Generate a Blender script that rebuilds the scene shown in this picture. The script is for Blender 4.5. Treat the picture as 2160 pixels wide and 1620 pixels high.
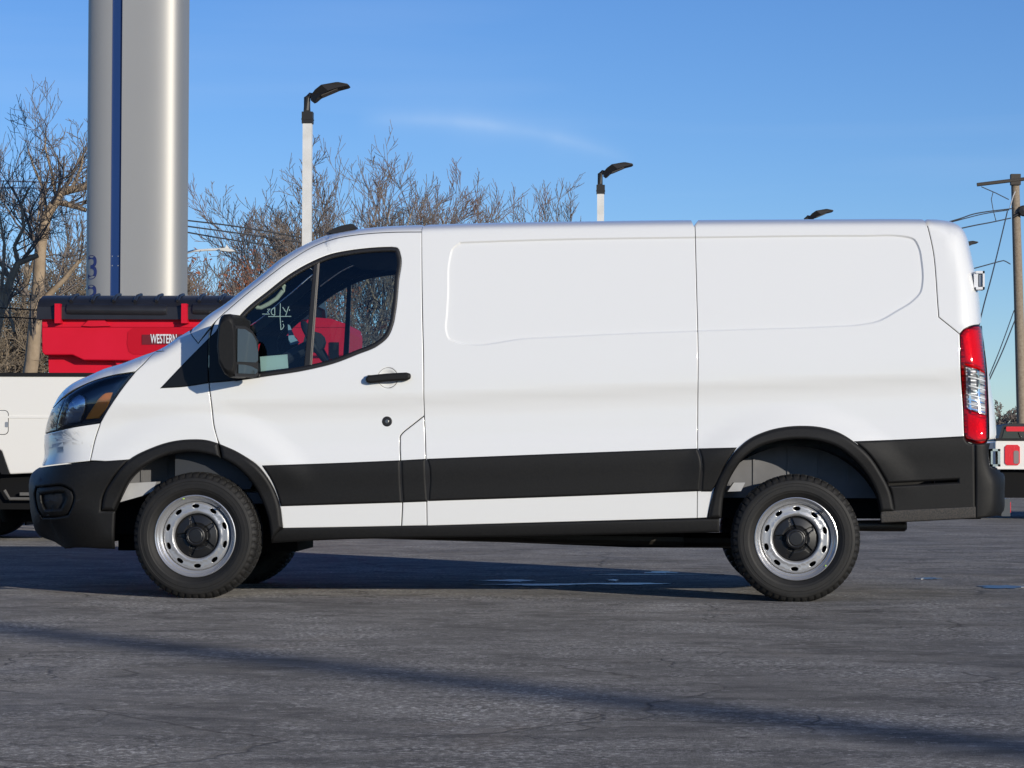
import bpy, math, random
import numpy as np
from mathutils import Vector, Matrix
from mathutils.geometry import delaunay_2d_cdt

for o in list(bpy.data.objects): bpy.data.objects.remove(o)
S = bpy.context.scene
COL = S.collection

# ---------------------------------------------------------------- camera, light
FPX = 5560.0
PSI, TH, RO = math.radians(2.58), math.atan(168/FPX), math.radians(.2)
CAM = np.array([0, -14.38, .745])
cF = np.array([-math.sin(PSI)*math.cos(TH), math.cos(PSI)*math.cos(TH), math.sin(TH)])
cR = np.array([math.cos(PSI), math.sin(PSI), 0.0])
cU = np.cross(cR, cF)
cR, cU = cR*math.cos(RO)+cU*math.sin(RO), -cR*math.sin(RO)+cU*math.cos(RO)
cam = bpy.data.cameras.new('camera')
cam.sensor_width = 36; cam.lens = FPX/2160*36; cam.clip_end = 2000; cam.clip_start = .1
co = bpy.data.objects.new('camera', cam); COL.objects.link(co)
M = Matrix.Identity(4)
for i in range(3):
    M[i][0], M[i][1], M[i][2], M[i][3] = cR[i], cU[i], -cF[i], CAM[i]
co.matrix_world = M
S.camera = co

SUN_AZ = math.radians(-50.5)      # direction TOWARDS the sun, measured from +x
SUN_EL = math.radians(13.0)
SUNV = Vector((math.cos(SUN_AZ)*math.cos(SUN_EL), math.sin(SUN_AZ)*math.cos(SUN_EL), math.sin(SUN_EL)))
sl = bpy.data.lights.new('sun', 'SUN'); sl.energy = 3.65; sl.angle = math.radians(.55); sl.color = (1, .925, .79)
so = bpy.data.objects.new('sun', sl); COL.objects.link(so)
so.rotation_euler = SUNV.to_track_quat('Z', 'Y').to_euler()

W = bpy.data.worlds.new('World'); S.world = W; W.use_nodes = True
wn, wl = W.node_tree.nodes, W.node_tree.links
wn.clear()
sky = wn.new('ShaderNodeTexSky'); sky.sky_type = 'NISHITA'; sky.sun_disc = False
sky.sun_elevation = SUN_EL; sky.sun_rotation = math.pi/2 - SUN_AZ
sky.altitude = 1500; sky.air_density = 1.0; sky.dust_density = .15; sky.ozone_density = 4.0
bg = wn.new('ShaderNodeBackground'); bg.inputs[1].default_value = .118
hs = wn.new('ShaderNodeHueSaturation'); hs.inputs['Saturation'].default_value = 1.10; hs.inputs['Hue'].default_value = .507
# thin high cirrus streaks, tied to sky direction
tc = wn.new('ShaderNodeTexCoord'); mp = wn.new('ShaderNodeMapping'); mp.inputs['Scale'].default_value = (2.2, 2.2, 26)
mp.inputs['Rotation'].default_value = (0, math.radians(4), 0)
nz = wn.new('ShaderNodeTexNoise'); nz.inputs['Scale'].default_value = 1.6; nz.inputs['Detail'].default_value = 4; nz.inputs['Roughness'].default_value = .45
cr = wn.new('ShaderNodeValToRGB'); cr.color_ramp.elements[0].position = .56; cr.color_ramp.elements[1].position = .85
cr.color_ramp.elements[0].color = (0, 0, 0, 1); cr.color_ramp.elements[1].color = (.07, .07, .07, 1)
mx = wn.new('ShaderNodeMixRGB'); mx.inputs[2].default_value = (7.2, 8.0, 9.0, 1)
out = wn.new('ShaderNodeOutputWorld')
wl.new(tc.outputs['Generated'], mp.inputs[0]); wl.new(mp.outputs[0], nz.inputs[0]); wl.new(nz.outputs[0], cr.inputs[0])
wl.new(sky.outputs[0], hs.inputs['Color']); tn = wn.new('ShaderNodeMixRGB'); tn.blend_type = 'MULTIPLY'; tn.inputs[0].default_value = 1; tn.inputs[2].default_value = (1.0, 1.0, 1.09, 1)
wl.new(hs.outputs[0], tn.inputs[1]); wl.new(tn.outputs[0], mx.inputs[1]); wl.new(cr.outputs[0], mx.inputs[0])
# one faint thin wisp of cloud, a curved streak in sky direction space
sx = wn.new('ShaderNodeSeparateXYZ'); wl.new(tc.outputs['Generated'], sx.inputs[0])
def wm(op, a, b=None, c=None, clamp=False):
    q = wn.new('ShaderNodeMath'); q.operation = op; q.use_clamp = clamp
    for i, v in enumerate((a, b, c)):
        if v is None: continue
        if isinstance(v, (int, float)): q.inputs[i].default_value = v
        else: wl.new(v, q.inputs[i])
    return q.outputs[0]
def sdir(px, py):
    d = cF + cR*(px-1080)/FPX - cU*(py-810)/FPX
    return d[0]/d[1], d[2]/d[1]
(u0, v0), (u1, v1), (u2, v2) = sdir(820, 252), sdir(1060, 268), sdir(1270, 318)
cf = np.polyfit([u0, u1, u2], [v0, v1, v2], 2)
uu = wm('DIVIDE', sx.outputs[0], sx.outputs[1]); vv = wm('DIVIDE', sx.outputs[2], sx.outputs[1])
line = wm('MULTIPLY_ADD', wm('MULTIPLY_ADD', uu, float(cf[0]), float(cf[1])), uu, float(cf[2]))
dv = wm('DIVIDE', wm('SUBTRACT', vv, line), .0028)
amp = wm('DIVIDE', 1.0, wm('MULTIPLY_ADD', dv, dv, 1.0))
um = (u0+u2)/2; du = wm('DIVIDE', wm('SUBTRACT', uu, float(um)), float(abs(u2-u0)*.66)); win = wm('SUBTRACT', 1.0, wm('MULTIPLY', du, du), clamp=True)
front = wm('GREATER_THAN', sx.outputs[1], 0.0)
nz2 = wn.new('ShaderNodeTexNoise'); nz2.inputs['Scale'].default_value = 40; nz2.inputs['Detail'].default_value = 5; wl.new(tc.outputs['Generated'], nz2.inputs[0])
fac = wm('MULTIPLY', wm('MULTIPLY', wm('MULTIPLY', amp, win), front), wm('MULTIPLY', nz2.outputs[0], .34), clamp=True)
mx2 = wn.new('ShaderNodeMixRGB'); mx2.inputs[2].default_value = (6.6, 7.6, 8.8, 1)
wl.new(fac, mx2.inputs[0]); wl.new(mx.outputs[0], mx2.inputs[1]); wl.new(mx2.outputs[0], bg.inputs[0]); wl.new(bg.outputs[0], out.inputs[0])

S.view_settings.view_transform = 'Standard'; S.view_settings.look = 'None'
S.view_settings.exposure = 0.0; S.view_settings.gamma = 1; S.view_settings.use_curve_mapping = False
S.render.engine = 'CYCLES'
try:
    S.cycles.transparent_max_bounces = 24; S.cycles.max_bounces = 8
except Exception: pass

# ---------------------------------------------------------------- measuring helpers
def P(px, py, Y):
    d = cF + cR*(px-1080)/FPX - cU*(py-810)/FPX
    return CAM + d*(Y-CAM[1])/d[1]
def PG(px, py):
    d = cF + cR*(px-1080)/FPX - cU*(py-810)/FPX
    return CAM + d*(-CAM[2])/d[2]

# ---------------------------------------------------------------- materials
MATS = {}
def mat(name, col, rough=.5, metal=0, coat=0, spec=.5, noise=None, bump=None, emit=None):
    """noise = (scale, amount, colour2) ; bump = (scale, strength)"""
    if name in MATS: return MATS[name]
    m = bpy.data.materials.new(name); m.use_nodes = True; MATS[name] = m
    n, l = m.node_tree.nodes, m.node_tree.links
    b = n['Principled BSDF']
    b.inputs['Base Color'].default_value = (*col, 1); b.inputs['Roughness'].default_value = rough
    b.inputs['Metallic'].default_value = metal; b.inputs['Coat Weight'].default_value = coat
    b.inputs['Coat Roughness'].default_value = .03
    b.inputs['Specular IOR Level'].default_value = spec
    t = n.new('ShaderNodeTexCoord')
    if noise:
        z = n.new('ShaderNodeTexNoise'); z.inputs['Scale'].default_value = noise[0]; z.inputs['Detail'].default_value = 6
        r = n.new('ShaderNodeValToRGB'); r.color_ramp.elements[0].position = .5-noise[1]/2; r.color_ramp.elements[1].position = .5+noise[1]/2
        r.color_ramp.elements[0].color = (*col, 1); r.color_ramp.elements[1].color = (*noise[2], 1)
        l.new(t.outputs['Object'], z.inputs[0]); l.new(z.outputs[0], r.inputs[0]); l.new(r.outputs[0], b.inputs['Base Color'])
    if bump:
        z = n.new('ShaderNodeTexNoise'); z.inputs['Scale'].default_value = bump[0]; z.inputs['Detail'].default_value = 4
        bp = n.new('ShaderNodeBump'); bp.inputs['Strength'].default_value = bump[1]; bp.inputs['Distance'].default_value = .01
        l.new(t.outputs['Object'], z.inputs[0]); l.new(z.outputs[0], bp.inputs['Height']); l.new(bp.outputs[0], b.inputs['Normal'])
    return m

def glass(name, tint, refl=1.0, rough=0.0):
    m = bpy.data.materials.new(name); m.use_nodes = True; MATS[name] = m
    n, l = m.node_tree.nodes, m.node_tree.links; n.clear()
    o = n.new('ShaderNodeOutputMaterial'); mixn = n.new('ShaderNodeMixShader')
    tr = n.new('ShaderNodeBsdfTransparent'); tr.inputs[0].default_value = (*tint, 1)
    gl = n.new('ShaderNodeBsdfGlossy'); gl.inputs['Roughness'].default_value = rough
    fr = n.new('ShaderNodeFresnel'); fr.inputs[0].default_value = 1.5
    mu = n.new('ShaderNodeMath'); mu.operation = 'MULTIPLY'; mu.inputs[1].default_value = refl
    l.new(fr.outputs[0], mu.inputs[0]); l.new(mu.outputs[0], mixn.inputs[0]); l.new(tr.outputs[0], mixn.inputs[1]); l.new(gl.outputs[0], mixn.inputs[2])
    l.new(mixn.outputs[0], o.inputs[0])
    return m

WHITE = mat('white_paint', (.81, .81, .795), .32, coat=.6, bump=(1.1, .035))
CLAD = mat('black_plastic', (.006, .006, .0065), .55, noise=(90, .5, (.011, .0105, .010)), bump=(900, .12), spec=.3)
DIRTY = mat('dusty_black_plastic', (.022, .022, .022), .6, noise=(160, .18, (.055, .047, .04)), bump=(600, .25))
RUB = mat('rubber_seal', (.012, .011, .011), .45)
DARK = mat('underbody_black', (.005, .005, .0055), .75, spec=.2)
WING = mat('shaded_inner_wing', (.18, .18, .19), .6, noise=(8, .4, (.13, .13, .135)))  # inner metal with the shade of the arches put into its colour
BAY = mat('unpainted_metal_lit', (.46, .46, .46), .55, noise=(8, .4, (.36, .36, .37)))  # the same inner metal, kept lighter where the sun reaches it
TRIM = mat('interior_plastic', (.03, .034, .042), .6)
SEATM = mat('seat_cloth', (.025, .028, .035), .9)
TYRE = mat('tyre_rubber', (.011, .011, .011), .6, noise=(14, .5, (.019, .0175, .016)), bump=(350, .1), spec=.35)
STEEL = mat('silver_wheel_paint', (.46, .46, .465), .38, metal=.55, coat=.2)
STEELB = mat('bright_rim_edge', (.62, .62, .63), .28, metal=.75)
HUBM = mat('hub_black', (.012, .012, .013), .38)
CHROME = mat('chrome', (.85, .85, .86), .12, metal=1)
GLASS = glass('side_window_glass', (.70, .80, .83), 1.3)
WGLASS = glass('windscreen_glass', (.70, .80, .80), 1.0)
CLEAR = glass('clear_lens', (.93, .95, .97), 1.1, .02)
HLENS = glass('headlamp_lens', (.88, .92, .97), 2.0, .02)
REDLENS = glass('red_lens', (.88, .03, .04), 1.0, .03)
AMBER = mat('amber_lens', (1.0, .36, .04), .4)
RED = mat('red_poly', (.62, .004, .022), .5, noise=(3, .6, (.68, .006, .032)), spec=.3)
REDMARK = mat('mottled_red_panel', (.52, .003, .016), .4, spec=.3)
TARP = mat('black_vinyl', (.014, .014, .016), .4, noise=(6, .5, (.022, .022, .026)))
LAMPB = mat('lamp_black', (.02, .018, .016), .5)
POLEW = mat('white_pole_paint', (.78, .77, .74), .5, noise=(6, .4, (.68, .67, .63)))
SILVER = mat('silver_cladding', (.43, .42, .395), .56, metal=.6, noise=(1.2, .6, (.42, .41, .39)))
BLUE = mat('blue_panel', (.006, .035, .15), .45, coat=.1)
BLUEP = mat('blue_print', (.025, .04, .16), .5)
CREAM = mat('cream_white_paint', (.86, .83, .77), .35, coat=.5)
WOOD = mat('weathered_pole_wood', (.22, .17, .12), .85, noise=(14, .5, (.34, .28, .21)), bump=(30, .5))
BARK = mat('bark', (.24, .18, .12), .9, noise=(5, .5, (.42, .32, .22)), bump=(20, .6))
TWIG = mat('grey_brown_twigs', (.16, .13, .11), .9, noise=(.8, .5, (.24, .20, .17)))
TWIGR = mat('reddish_twigs', (.19, .12, .095), .9, noise=(.8, .5, (.25, .18, .145)))
TWIGT = mat('tan_brush', (.30, .24, .17), .9, noise=(1.2, .6, (.16, .125, .09)))
LEAFO = mat('rust_leaves', (.27, .10, .045), .85, noise=(3, .5, (.18, .06, .03)))
WIRE = mat('cable_grey', (.06, .065, .07), .6)
WIREB = mat('bright_cable', (.5, .5, .52), .5)
BRICK = mat('old_brick', (.28, .13, .09), .85, noise=(9, .5, (.36, .19, .13)))
WHITEP = mat('white_plastic', (.75, .76, .78), .4)
PAPER = mat('pale_green_paper', (.55, .68, .62), .8)
PAPERB = mat('pale_blue_paper', (.35, .55, .68), .8)
INK = mat('white_marker', (.75, .85, .78), .8)
BEIGE = mat('beige_sunlit_handle', (.62, .64, .50), .5)  # beige made lighter for the sun falling on the handle
DGLASS = mat('dark_tinted_glass', (.006, .008, .014), .06, coat=1)

# ---------------------------------------------------------------- object helpers
def link(o, parent=None):
    COL.objects.link(o)
    if parent: o.parent = parent
    return o
def thing(name, label, cat, loc=(0, 0, 0), group=None, rz=0):
    o = bpy.data.objects.new(name, None); o.location = loc; o.rotation_euler = (0, 0, rz); o.empty_display_size = .2
    link(o); o['label'] = label; o['category'] = cat
    if group: o['group'] = group
    return o
def tag(o, label, cat, group=None):
    o['label'] = label; o['category'] = cat
    if group: o['group'] = group
    return o
def struct(o): o['kind'] = 'structure'; return o
def mk(name, verts, faces, m, parent=None, smooth=False, sharp=35):
    me = bpy.data.meshes.new(name); me.from_pydata([tuple(v) for v in verts], [], faces)
    me.materials.append(m); me.validate()
    if smooth:
        me.polygons.foreach_set('use_smooth', [True]*len(me.polygons))
        try: me.set_sharp_from_angle(angle=math.radians(sharp))
        except Exception: pass
    me.update()
    return link(bpy.data.objects.new(name, me), parent)
class G:
    """collects shapes into one mesh"""
    def __init__(s): s.v = []; s.f = []
    def add(s, v, f):
        k = len(s.v); s.v += [tuple(q) for q in v]; s.f += [tuple(i+k for i in q) for q in f]; return s
    def box(s, x0, x1, y0, y1, z0, z1, b=0):
        if b == 0:
            v = [(x, y, z) for x in (x0, x1) for y in (y0, y1) for z in (z0, z1)]
            return s.add(v, [(0, 1, 3, 2), (4, 6, 7, 5), (0, 4, 5, 1), (2, 3, 7, 6), (0, 2, 6, 4), (1, 5, 7, 3)])
        return s.prism([(x0+b, z0), (x1-b, z0), (x1, z0+b), (x1, z1-b), (x1-b, z1), (x0+b, z1), (x0, z1-b), (x0, z0+b)], y0, y1)
    def prism(s, poly, y0, y1):      # xz polygon along y
        n = len(poly)
        v = [(x, y0, z) for x, z in poly]+[(x, y1, z) for x, z in poly]
        f = [tuple(range(n)), tuple(range(2*n-1, n-1, -1))]+[(i, i+n, (i+1) % n+n, (i+1) % n) for i in range(n)]
        return s.add(v, f)
    def prismx(s, poly, x0, x1):     # yz polygon along x
        n = len(poly)
        v = [(x0, y, z) for y, z in poly]+[(x1, y, z) for y, z in poly]
        f = [tuple(range(n-1, -1, -1)), tuple(range(n, 2*n))]+[(i, (i+1) % n, (i+1) % n+n, i+n) for i in range(n)]
        return s.add(v, f)
    def prismz(s, poly, z0, z1, k=1.0, c=(0, 0)):
        n = len(poly)
        v = [(x, y, z0) for x, y in poly]+[(c[0]+(x-c[0])*k, c[1]+(y-c[1])*k, z1) for x, y in poly]
        f = [tuple(range(n-1, -1, -1)), tuple(range(n, 2*n))]+[(i, (i+1) % n, (i+1) % n+n, i+n) for i in range(n)]
        return s.add(v, f)
    def tube(s, pts, r, n=8, cap=True):
        pts = [Vector(p) for p in pts]; rs = r if isinstance(r, (list, tuple)) else [r]*len(pts)
        up = Vector((.12, .31, .94)); v = []; f = []
        for i, p in enumerate(pts):
            t = (pts[min(i+1, len(pts)-1)]-pts[max(i-1, 0)]).normalized()
            a = t.cross(up)
            if a.length < .05: a = t.cross(Vector((1, 0, 0)))
            a.normalize(); b = t.cross(a)
            for j in range(n):
                q = 2*math.pi*j/n; v.append(p+(a*math.cos(q)+b*math.sin(q))*rs[i])
        for i in range(len(pts)-1):
            for j in range(n):
                f.append((i*n+j, i*n+(j+1) % n, (i+1)*n+(j+1) % n, (i+1)*n+j))
        if cap: f += [tuple(range(n-1, -1, -1)), tuple((len(pts)-1)*n+j for j in range(n))]
        return s.add(v, f)
    def lathe(s, prof, n=48, c=(0, 0, 0), axis='y', closed=False):   # prof [(r, a)]
        v = []; f = []
        for r, a in prof:
            for j in range(n):
                q = 2*math.pi*j/n; u, w = r*math.cos(q), r*math.sin(q)
                v.append((c[0]+u, c[1]+a, c[2]+w) if axis == 'y' else (c[0]+u, c[1]+w, c[2]+a))
        k = len(prof)
        for i in range(k if closed else k-1):
            i2 = (i+1) % k
            for j in range(n):
                q = (i*n+j, i*n+(j+1) % n, i2*n+(j+1) % n, i2*n+j)
                f.append(q if axis == 'y' else q)
        return s.add(v, f)
    def build(s, name, m, parent=None, smooth=False, sharp=35): return mk(name, s.v, s.f, m, parent, smooth, sharp)

def catmull(p, step=.02):
    p = [np.array(q, float) for q in p]
    if len(p) < 3: 
        n = max(1, int(np.linalg.norm(p[-1]-p[0])/step)); return [p[0]+(p[-1]-p[0])*i/n for i in range(n+1)]
    q = [2*p[0]-p[1]]+p+[2*p[-1]-p[-2]]; o = []
    for i in range(1, len(q)-2):
        a, b, c, d = q[i-1], q[i], q[i+1], q[i+2]
        L = np.linalg.norm(c-b); n = max(1, int(math.ceil(L/step)))
        la, lc = np.linalg.norm(b-a)+1e-9, np.linalg.norm(d-c)+1e-9
        m1 = ((c-b)/L*la+(b-a)/la*L)/(la+L)*L if L > 0 else 0*a
        m2 = ((c-b)/L*lc+(d-c)/lc*L)/(lc+L)*L if L > 0 else 0*a
        for k in range(n):
            t = k/n; o.append((2*t**3-3*t*t+1)*b+(t**3-2*t*t+t)*m1+(-2*t**3+3*t*t)*c+(t**3-t*t)*m2)
    o.append(p[-1]); return o
# ---------------------------------------------------------------- van body surface
CY = 1.0                       # centre line of the van (y)
PROF = [(.20, .16), (.28, .10), (.33, .055), (.38, .040), (.42, .036), (.53, .027), (.62, .021), (.74, .012), (.80, .016), (.86, .030),
        (.94, .035), (1.02, .037), (1.06, .034), (1.115, .022), (1.17, .022), (1.35, .036), (1.6, .068), (1.85, .112), (2.2, .19)]
_pz = np.array([a for a, b in PROF]); _py = np.array([b for a, b in PROF])
_m = np.gradient(_py, _pz)
def prof(z):
    z = np.clip(z, _pz[0], _pz[-1]); i = np.clip(np.searchsorted(_pz, z)-1, 0, len(_pz)-2)
    h = _pz[i+1]-_pz[i]; t = (z-_pz[i])/h
    return (2*t**3-3*t*t+1)*_py[i]+(t**3-2*t*t+t)*h*_m[i]+(-2*t**3+3*t*t)*_py[i+1]+(t**3-t*t)*h*_m[i+1]
def sstep(a, b, x):
    t = np.clip((x-a)/(b-a), 0, 1); return t*t*(3-2*t)
# outline of the whole van in side view: px, py, corner depth R, corner power p
SIL = [(114, 1142, .40, 2.3), (78, 1126, .42, 2.3), (68.5, 1099, .44, 2.3), (62.5, 1050, .44, 2.3), (62, 1018, .44, 2.3), (68.5, 997, .44, 2.3), (86, 984, .43, 2.3),
       (91, 972, .42, 2.3), (92, 930, .42, 2.3), (95, 905, .42, 2.3), (103, 878, .38, 2.4), (111.5, 858, .32, 2.5), (122, 838, .26, 2.6), (140, 817, .21, 2.6),
       (166, 801, .18, 2.6), (187, 792, .17, 2.6), (215, 779, .16, 2.7), (260, 765, .14, 2.7), (300, 750, .13, 2.8), (337, 736, .12, 3), (375, 711, .12, 3.2),
       (411, 688, .13, 3.2), (435, 666, .13, 3.2), (474, 639, .13, 3.2), (514, 606, .13, 3.2), (553, 574, .13, 3.2), (583, 548, .13, 3.2), (620, 524, .13, 3.1),
       (642, 512, .13, 3), (665, 501.5, .13, 2.9), (687, 493, .13, 2.8), (715, 486.5, .10, 2.6), (750, 480.5, .095, 2.5), (800, 475, .095, 2.5), (892, 471, .095, 2.5),
       (1041, 466.5, .095, 2.5), (1250, 463, .095, 2.5), (1400, 461, .095, 2.5), (1600, 459.5, .095, 2.5), (1800, 458.5, .095, 2.5), (1900, 458.2, .095, 2.5), (1956, 458.5, .095, 2.5),
       (1995, 461, .14, 2.5), (2017, 466, .15, 2.5), (2033, 476, .15, 2.5), (2043, 493, .15, 2.4), (2050, 522, .15, 2.4), (2058, 563, .15, 2.4), (2067, 616, .15, 2.4),
       (2071, 669, .15, 2.4), (2078, 735, .15, 2.4), (2086, 785, .15, 2.4), (2093, 828, .15, 2.4), (2099, 862, .15, 2.4), (2101.5, 894, .15, 2.5), (2102, 925, .15, 2.5),
       (2103, 972, .15, 2.6), (2110, 990, .15, 2.6), (2117, 998, .15, 2.6), (2119, 1040, .15, 2.6), (2119, 1074, .15, 2.6), (2114, 1088, .15, 2.6)]
def pil(d, R, p):       # 0 deep inside .. 1 on the outline
    u = 1-np.clip(d/R, 0, 1)
    return 1-(np.clip(1-u**p, 0, 1))**(1/p)
def _sil_world():
    base = np.array([P(a, b, .4)[[0, 2]] for a, b, _, _ in SIL]); n = len(SIL); outp = []
    for i in range(n):
        t = base[min(i+1, n-1)]-base[max(i-1, 0)]; t /= np.linalg.norm(t); nn = np.array([-t[1], t[0]])   # outward (left of travel)
        a, b, R, p = SIL[i]; rd = P(a, b, 1)-P(a, b, 0); q = rd[[0, 2]] @ nn
        ys = np.linspace(.03, 1.0, 98); yp = (ys-.03)/(CY-.03); d = R*(1-(1-(1-yp)**p)**(1/p))
        k = int(np.argmax(-d-q*ys))
        outp.append(P(a, b, ys[k])[[0, 2]]+nn*d[k])
    return np.array(outp)
_s = _sil_world()
SP = np.array(catmull(list(_s), .022))
# attributes by nearest original vertex interpolation along length
_L = np.concatenate([[0], np.cumsum(np.linalg.norm(np.diff(SP, axis=0), axis=1))])
_vi = [int(np.argmin(np.linalg.norm(SP-_s[i], axis=1))) for i in range(len(_s))]
SR = np.interp(_L, _L[_vi], [q[2] for q in SIL]); SPW = np.interp(_L, _L[_vi], [q[3] for q in SIL])
_t = np.gradient(SP, axis=0); _t /= np.linalg.norm(_t, axis=1)[:, None]
SN = np.stack([-_t[:, 1], _t[:, 0]], 1)      # outward normals
SILPOLY = np.vstack([SP, [[SP[-1][0], .02], [SP[0][0]+.15, .02]]])

def inpoly(x, z, poly):
    ins = np.zeros(x.shape, bool); n = len(poly); j = n-1
    for i in range(n):
        xi, zi = poly[i]; xj, zj = poly[j]
        if zi != zj:
            c = ((zi > z) != (zj > z)) & (x < (xj-xi)*(z-zi)/(zj-zi)+xi); ins ^= c
        j = i
    return ins
def segdist(x, z, poly, closed=False):
    """distance to polyline, index and fraction of the nearest segment"""
    A = np.asarray(poly, float); B = np.roll(A, -1, 0)
    if not closed: A, B = A[:-1], B[:-1]
    best = np.full(x.shape, 1e9); bi = np.zeros(x.shape, int); bt = np.zeros(x.shape)
    for k in range(len(A)):
        dx, dz = B[k]-A[k]; L2 = dx*dx+dz*dz
        if L2 < 1e-14: continue
        t = np.clip(((x-A[k][0])*dx+(z-A[k][1])*dz)/L2, 0, 1)
        d = (x-A[k][0]-t*dx)**2+(z-A[k][1]-t*dz)**2
        m = d < best; best = np.where(m, d, best); bi = np.where(m, k, bi); bt = np.where(m, t, bt)
    return np.sqrt(best), bi, bt
# nearest outline segment looked up on a coarse grid, then refined
_gx = np.arange(-3.8, 2.8, .02); _gz = np.arange(-.2, 2.6, .02)
_GX, _GZ = np.meshgrid(_gx, _gz, indexing='ij'); _, _GI, _ = segdist(_GX.ravel(), _GZ.ravel(), SP); _GI = _GI.reshape(_GX.shape)
def sildist(x, z):
    i0 = _GI[np.clip(np.round((x-_gx[0])/.02).astype(int), 0, len(_gx)-1), np.clip(np.round((z-_gz[0])/.02).astype(int), 0, len(_gz)-1)]
    best = np.full(x.shape, 1e9); bi = i0.copy(); bt = np.zeros(x.shape); side = np.zeros(x.shape)
    for o in range(-4, 5):
        k = np.clip(i0+o, 0, len(SP)-2); A = SP[k]; D = SP[k+1]-A; L2 = (D**2).sum(-1)
        rx, rz = x-A[:, 0], z-A[:, 1]; t = np.clip((rx*D[:, 0]+rz*D[:, 1])/L2, 0, 1)
        d = (rx-t*D[:, 0])**2+(rz-t*D[:, 1])**2; m = d < best
        best = np.where(m, d, best); bi = np.where(m, k, bi); bt = np.where(m, t, bt); side = np.where(m, D[:, 0]*rz-D[:, 1]*rx, side)
    return np.sqrt(best), bi, bt, side < 0
WF = (-2.389, .345); WR = (.900, .345)      # wheel centres (x, z)
def surf0(x, z):
    x = np.asarray(x, float); z = np.asarray(z, float); shp = x.shape; x = x.ravel(); z = z.ravel()
    sl_ = .0435*(1-sstep(1.15, 1.95, z))*sstep(.30, .75, z)+.021*(1-sstep(.30, .75, z))
    zp = z-sl_*(x+1.12)
    y = prof(zp)
    for (cx, cz) in (WF, WR):              # swell of the body round each wheel arch
        r = np.sqrt((x-cx)**2+((z-cz)*1.02)**2)
        y = y-.020*(1-sstep(.60, .76, r))*sstep(.55, .8, z)
    d, i, t, ins_ = sildist(x, z)
    R = SR[i]*(1-t)+SR[np.minimum(i+1, len(SR)-1)]*t; p = SPW[i]*(1-t)+SPW[np.minimum(i+1, len(SPW)-1)]*t
    d = np.where(ins_, d, 0)
    y = y+(CY-y)*pil(d, R, p)
    return y.reshape(shp)
def surf(x, z):
    """the skin, with the corners of nose and tail rounded into each other"""
    y = surf0(x, z); x = np.asarray(x, float); z = np.asarray(z, float)
    m = (x < -2.72) | (x > 1.62)
    if m.any():
        xm, zm = x[m], z[m]; d = sildist(xm, zm)[0]; fade = np.where(xm < 0, np.clip((-2.72-xm)/.15, 0, 1), np.clip((xm-1.62)/.12, 0, 1))
        s = np.clip(d*.62, 0, .055)*fade; acc = y[m]*2.0; n = 2.0
        for k in range(8):
            a = k*math.pi/4+.3; acc = acc+surf0(xm+s*math.cos(a), zm+s*math.sin(a)); n += 1
        for k in range(6):
            a = k*math.pi/3; acc = acc+surf0(xm+.5*s*math.cos(a), zm+.5*s*math.sin(a)); n += 1
        y = y.copy(); y[m] = acc/n
    return y
def PS(px, py, ymax=.45, off=0):      # point of the photograph on the skin of the van -> (x, z)
    Y = .03
    for _ in range(9):
        q = P(px, py, Y); Yn = float(surf([q[0]], [q[2]])[0]); Y = Y*.45+min(Yn, ymax)*.55
    return np.array([q[0], q[2]])

def loop(segs, step=.02, ymax=.45, world=False):
    """closed outline; segs = smooth runs of photo points that share corner points"""
    o = []
    for s in segs:
        w = [np.array(q, float) if world else (np.array(q[0]) if len(q) == 1 else PS(*q, ymax=ymax)) for q in s]
        c = catmull(w, step); o += c
    out_ = [o[0]]
    for q in o[1:]:
        if np.linalg.norm(q-out_[-1]) > 1e-4: out_.append(q)
    if np.linalg.norm(out_[0]-out_[-1]) < 1e-4: out_.pop()
    return np.array(out_)
def area(p): return .5*np.sum(p[:, 0]*np.roll(p[:, 1], -1)-np.roll(p[:, 0], -1)*p[:, 1])
def inset(p, a):
    s = 1 if area(p) > 0 else -1
    e = np.roll(p, -1, 0)-p; e /= np.linalg.norm(e, axis=1)[:, None]+1e-12
    n = np.stack([-e[:, 1], e[:, 0]], 1)*s; n0 = np.roll(n, 1, 0); b = n+n0; L = np.linalg.norm(b, axis=1); b /= L[:, None]+1e-9
    c = np.clip(L/2, .5, 1)
    return p+b*(a/c)[:, None]
def siloff(i0, i1, d): return SP[i0:i1+1]-SN[i0:i1+1]*d
def silidx(px, py): q = P(px, py, .4)[[0, 2]]; return int(np.argmin(np.linalg.norm(SP-q, axis=1)))

RECESS = None
def rec(x, z):
    if RECESS is None: return 0
    d, _, _ = segdist(x, z, RECESS, True); ins = inpoly(x, z, RECESS)
    return np.where(ins, .009*np.clip(d/.010, 0, 1), 0)

_tilt = np.array([0, .0008, .003, .008, .015, .025, .04, .06, .085, .115, .15, .19, .24, .3, .36, .42])
SILPTS = []
for dd in _tilt[1:]:
    q = SP-SN*dd; dist, _, _ = segdist(q[:, 0], q[:, 1], SP); k = (np.abs(dist-dd) < dd*.06+1e-5) & (dd < SR+.03) & inpoly(q[:, 0], q[:, 1], SILPOLY)
    SILPTS.append(q[k])
SILPTS = np.vstack(SILPTS)

def cdt(loops, pts):
    V = []; E = []
    for L in loops:
        L, closed = L if isinstance(L, tuple) else (L, True)
        k = len(V); V += [Vector((a, b)) for a, b in L]; n = len(L)
        E += [(k+i, k+(i+1) % n) for i in range(n if closed else n-1)]
    V += [Vector((a, b)) for a, b in pts]
    r = delaunay_2d_cdt(V, E, [], 0, 1e-5)
    return np.array([(v.x, v.y) for v in r[0]]), np.array([f for f in r[2] if len(f) == 3])

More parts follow.
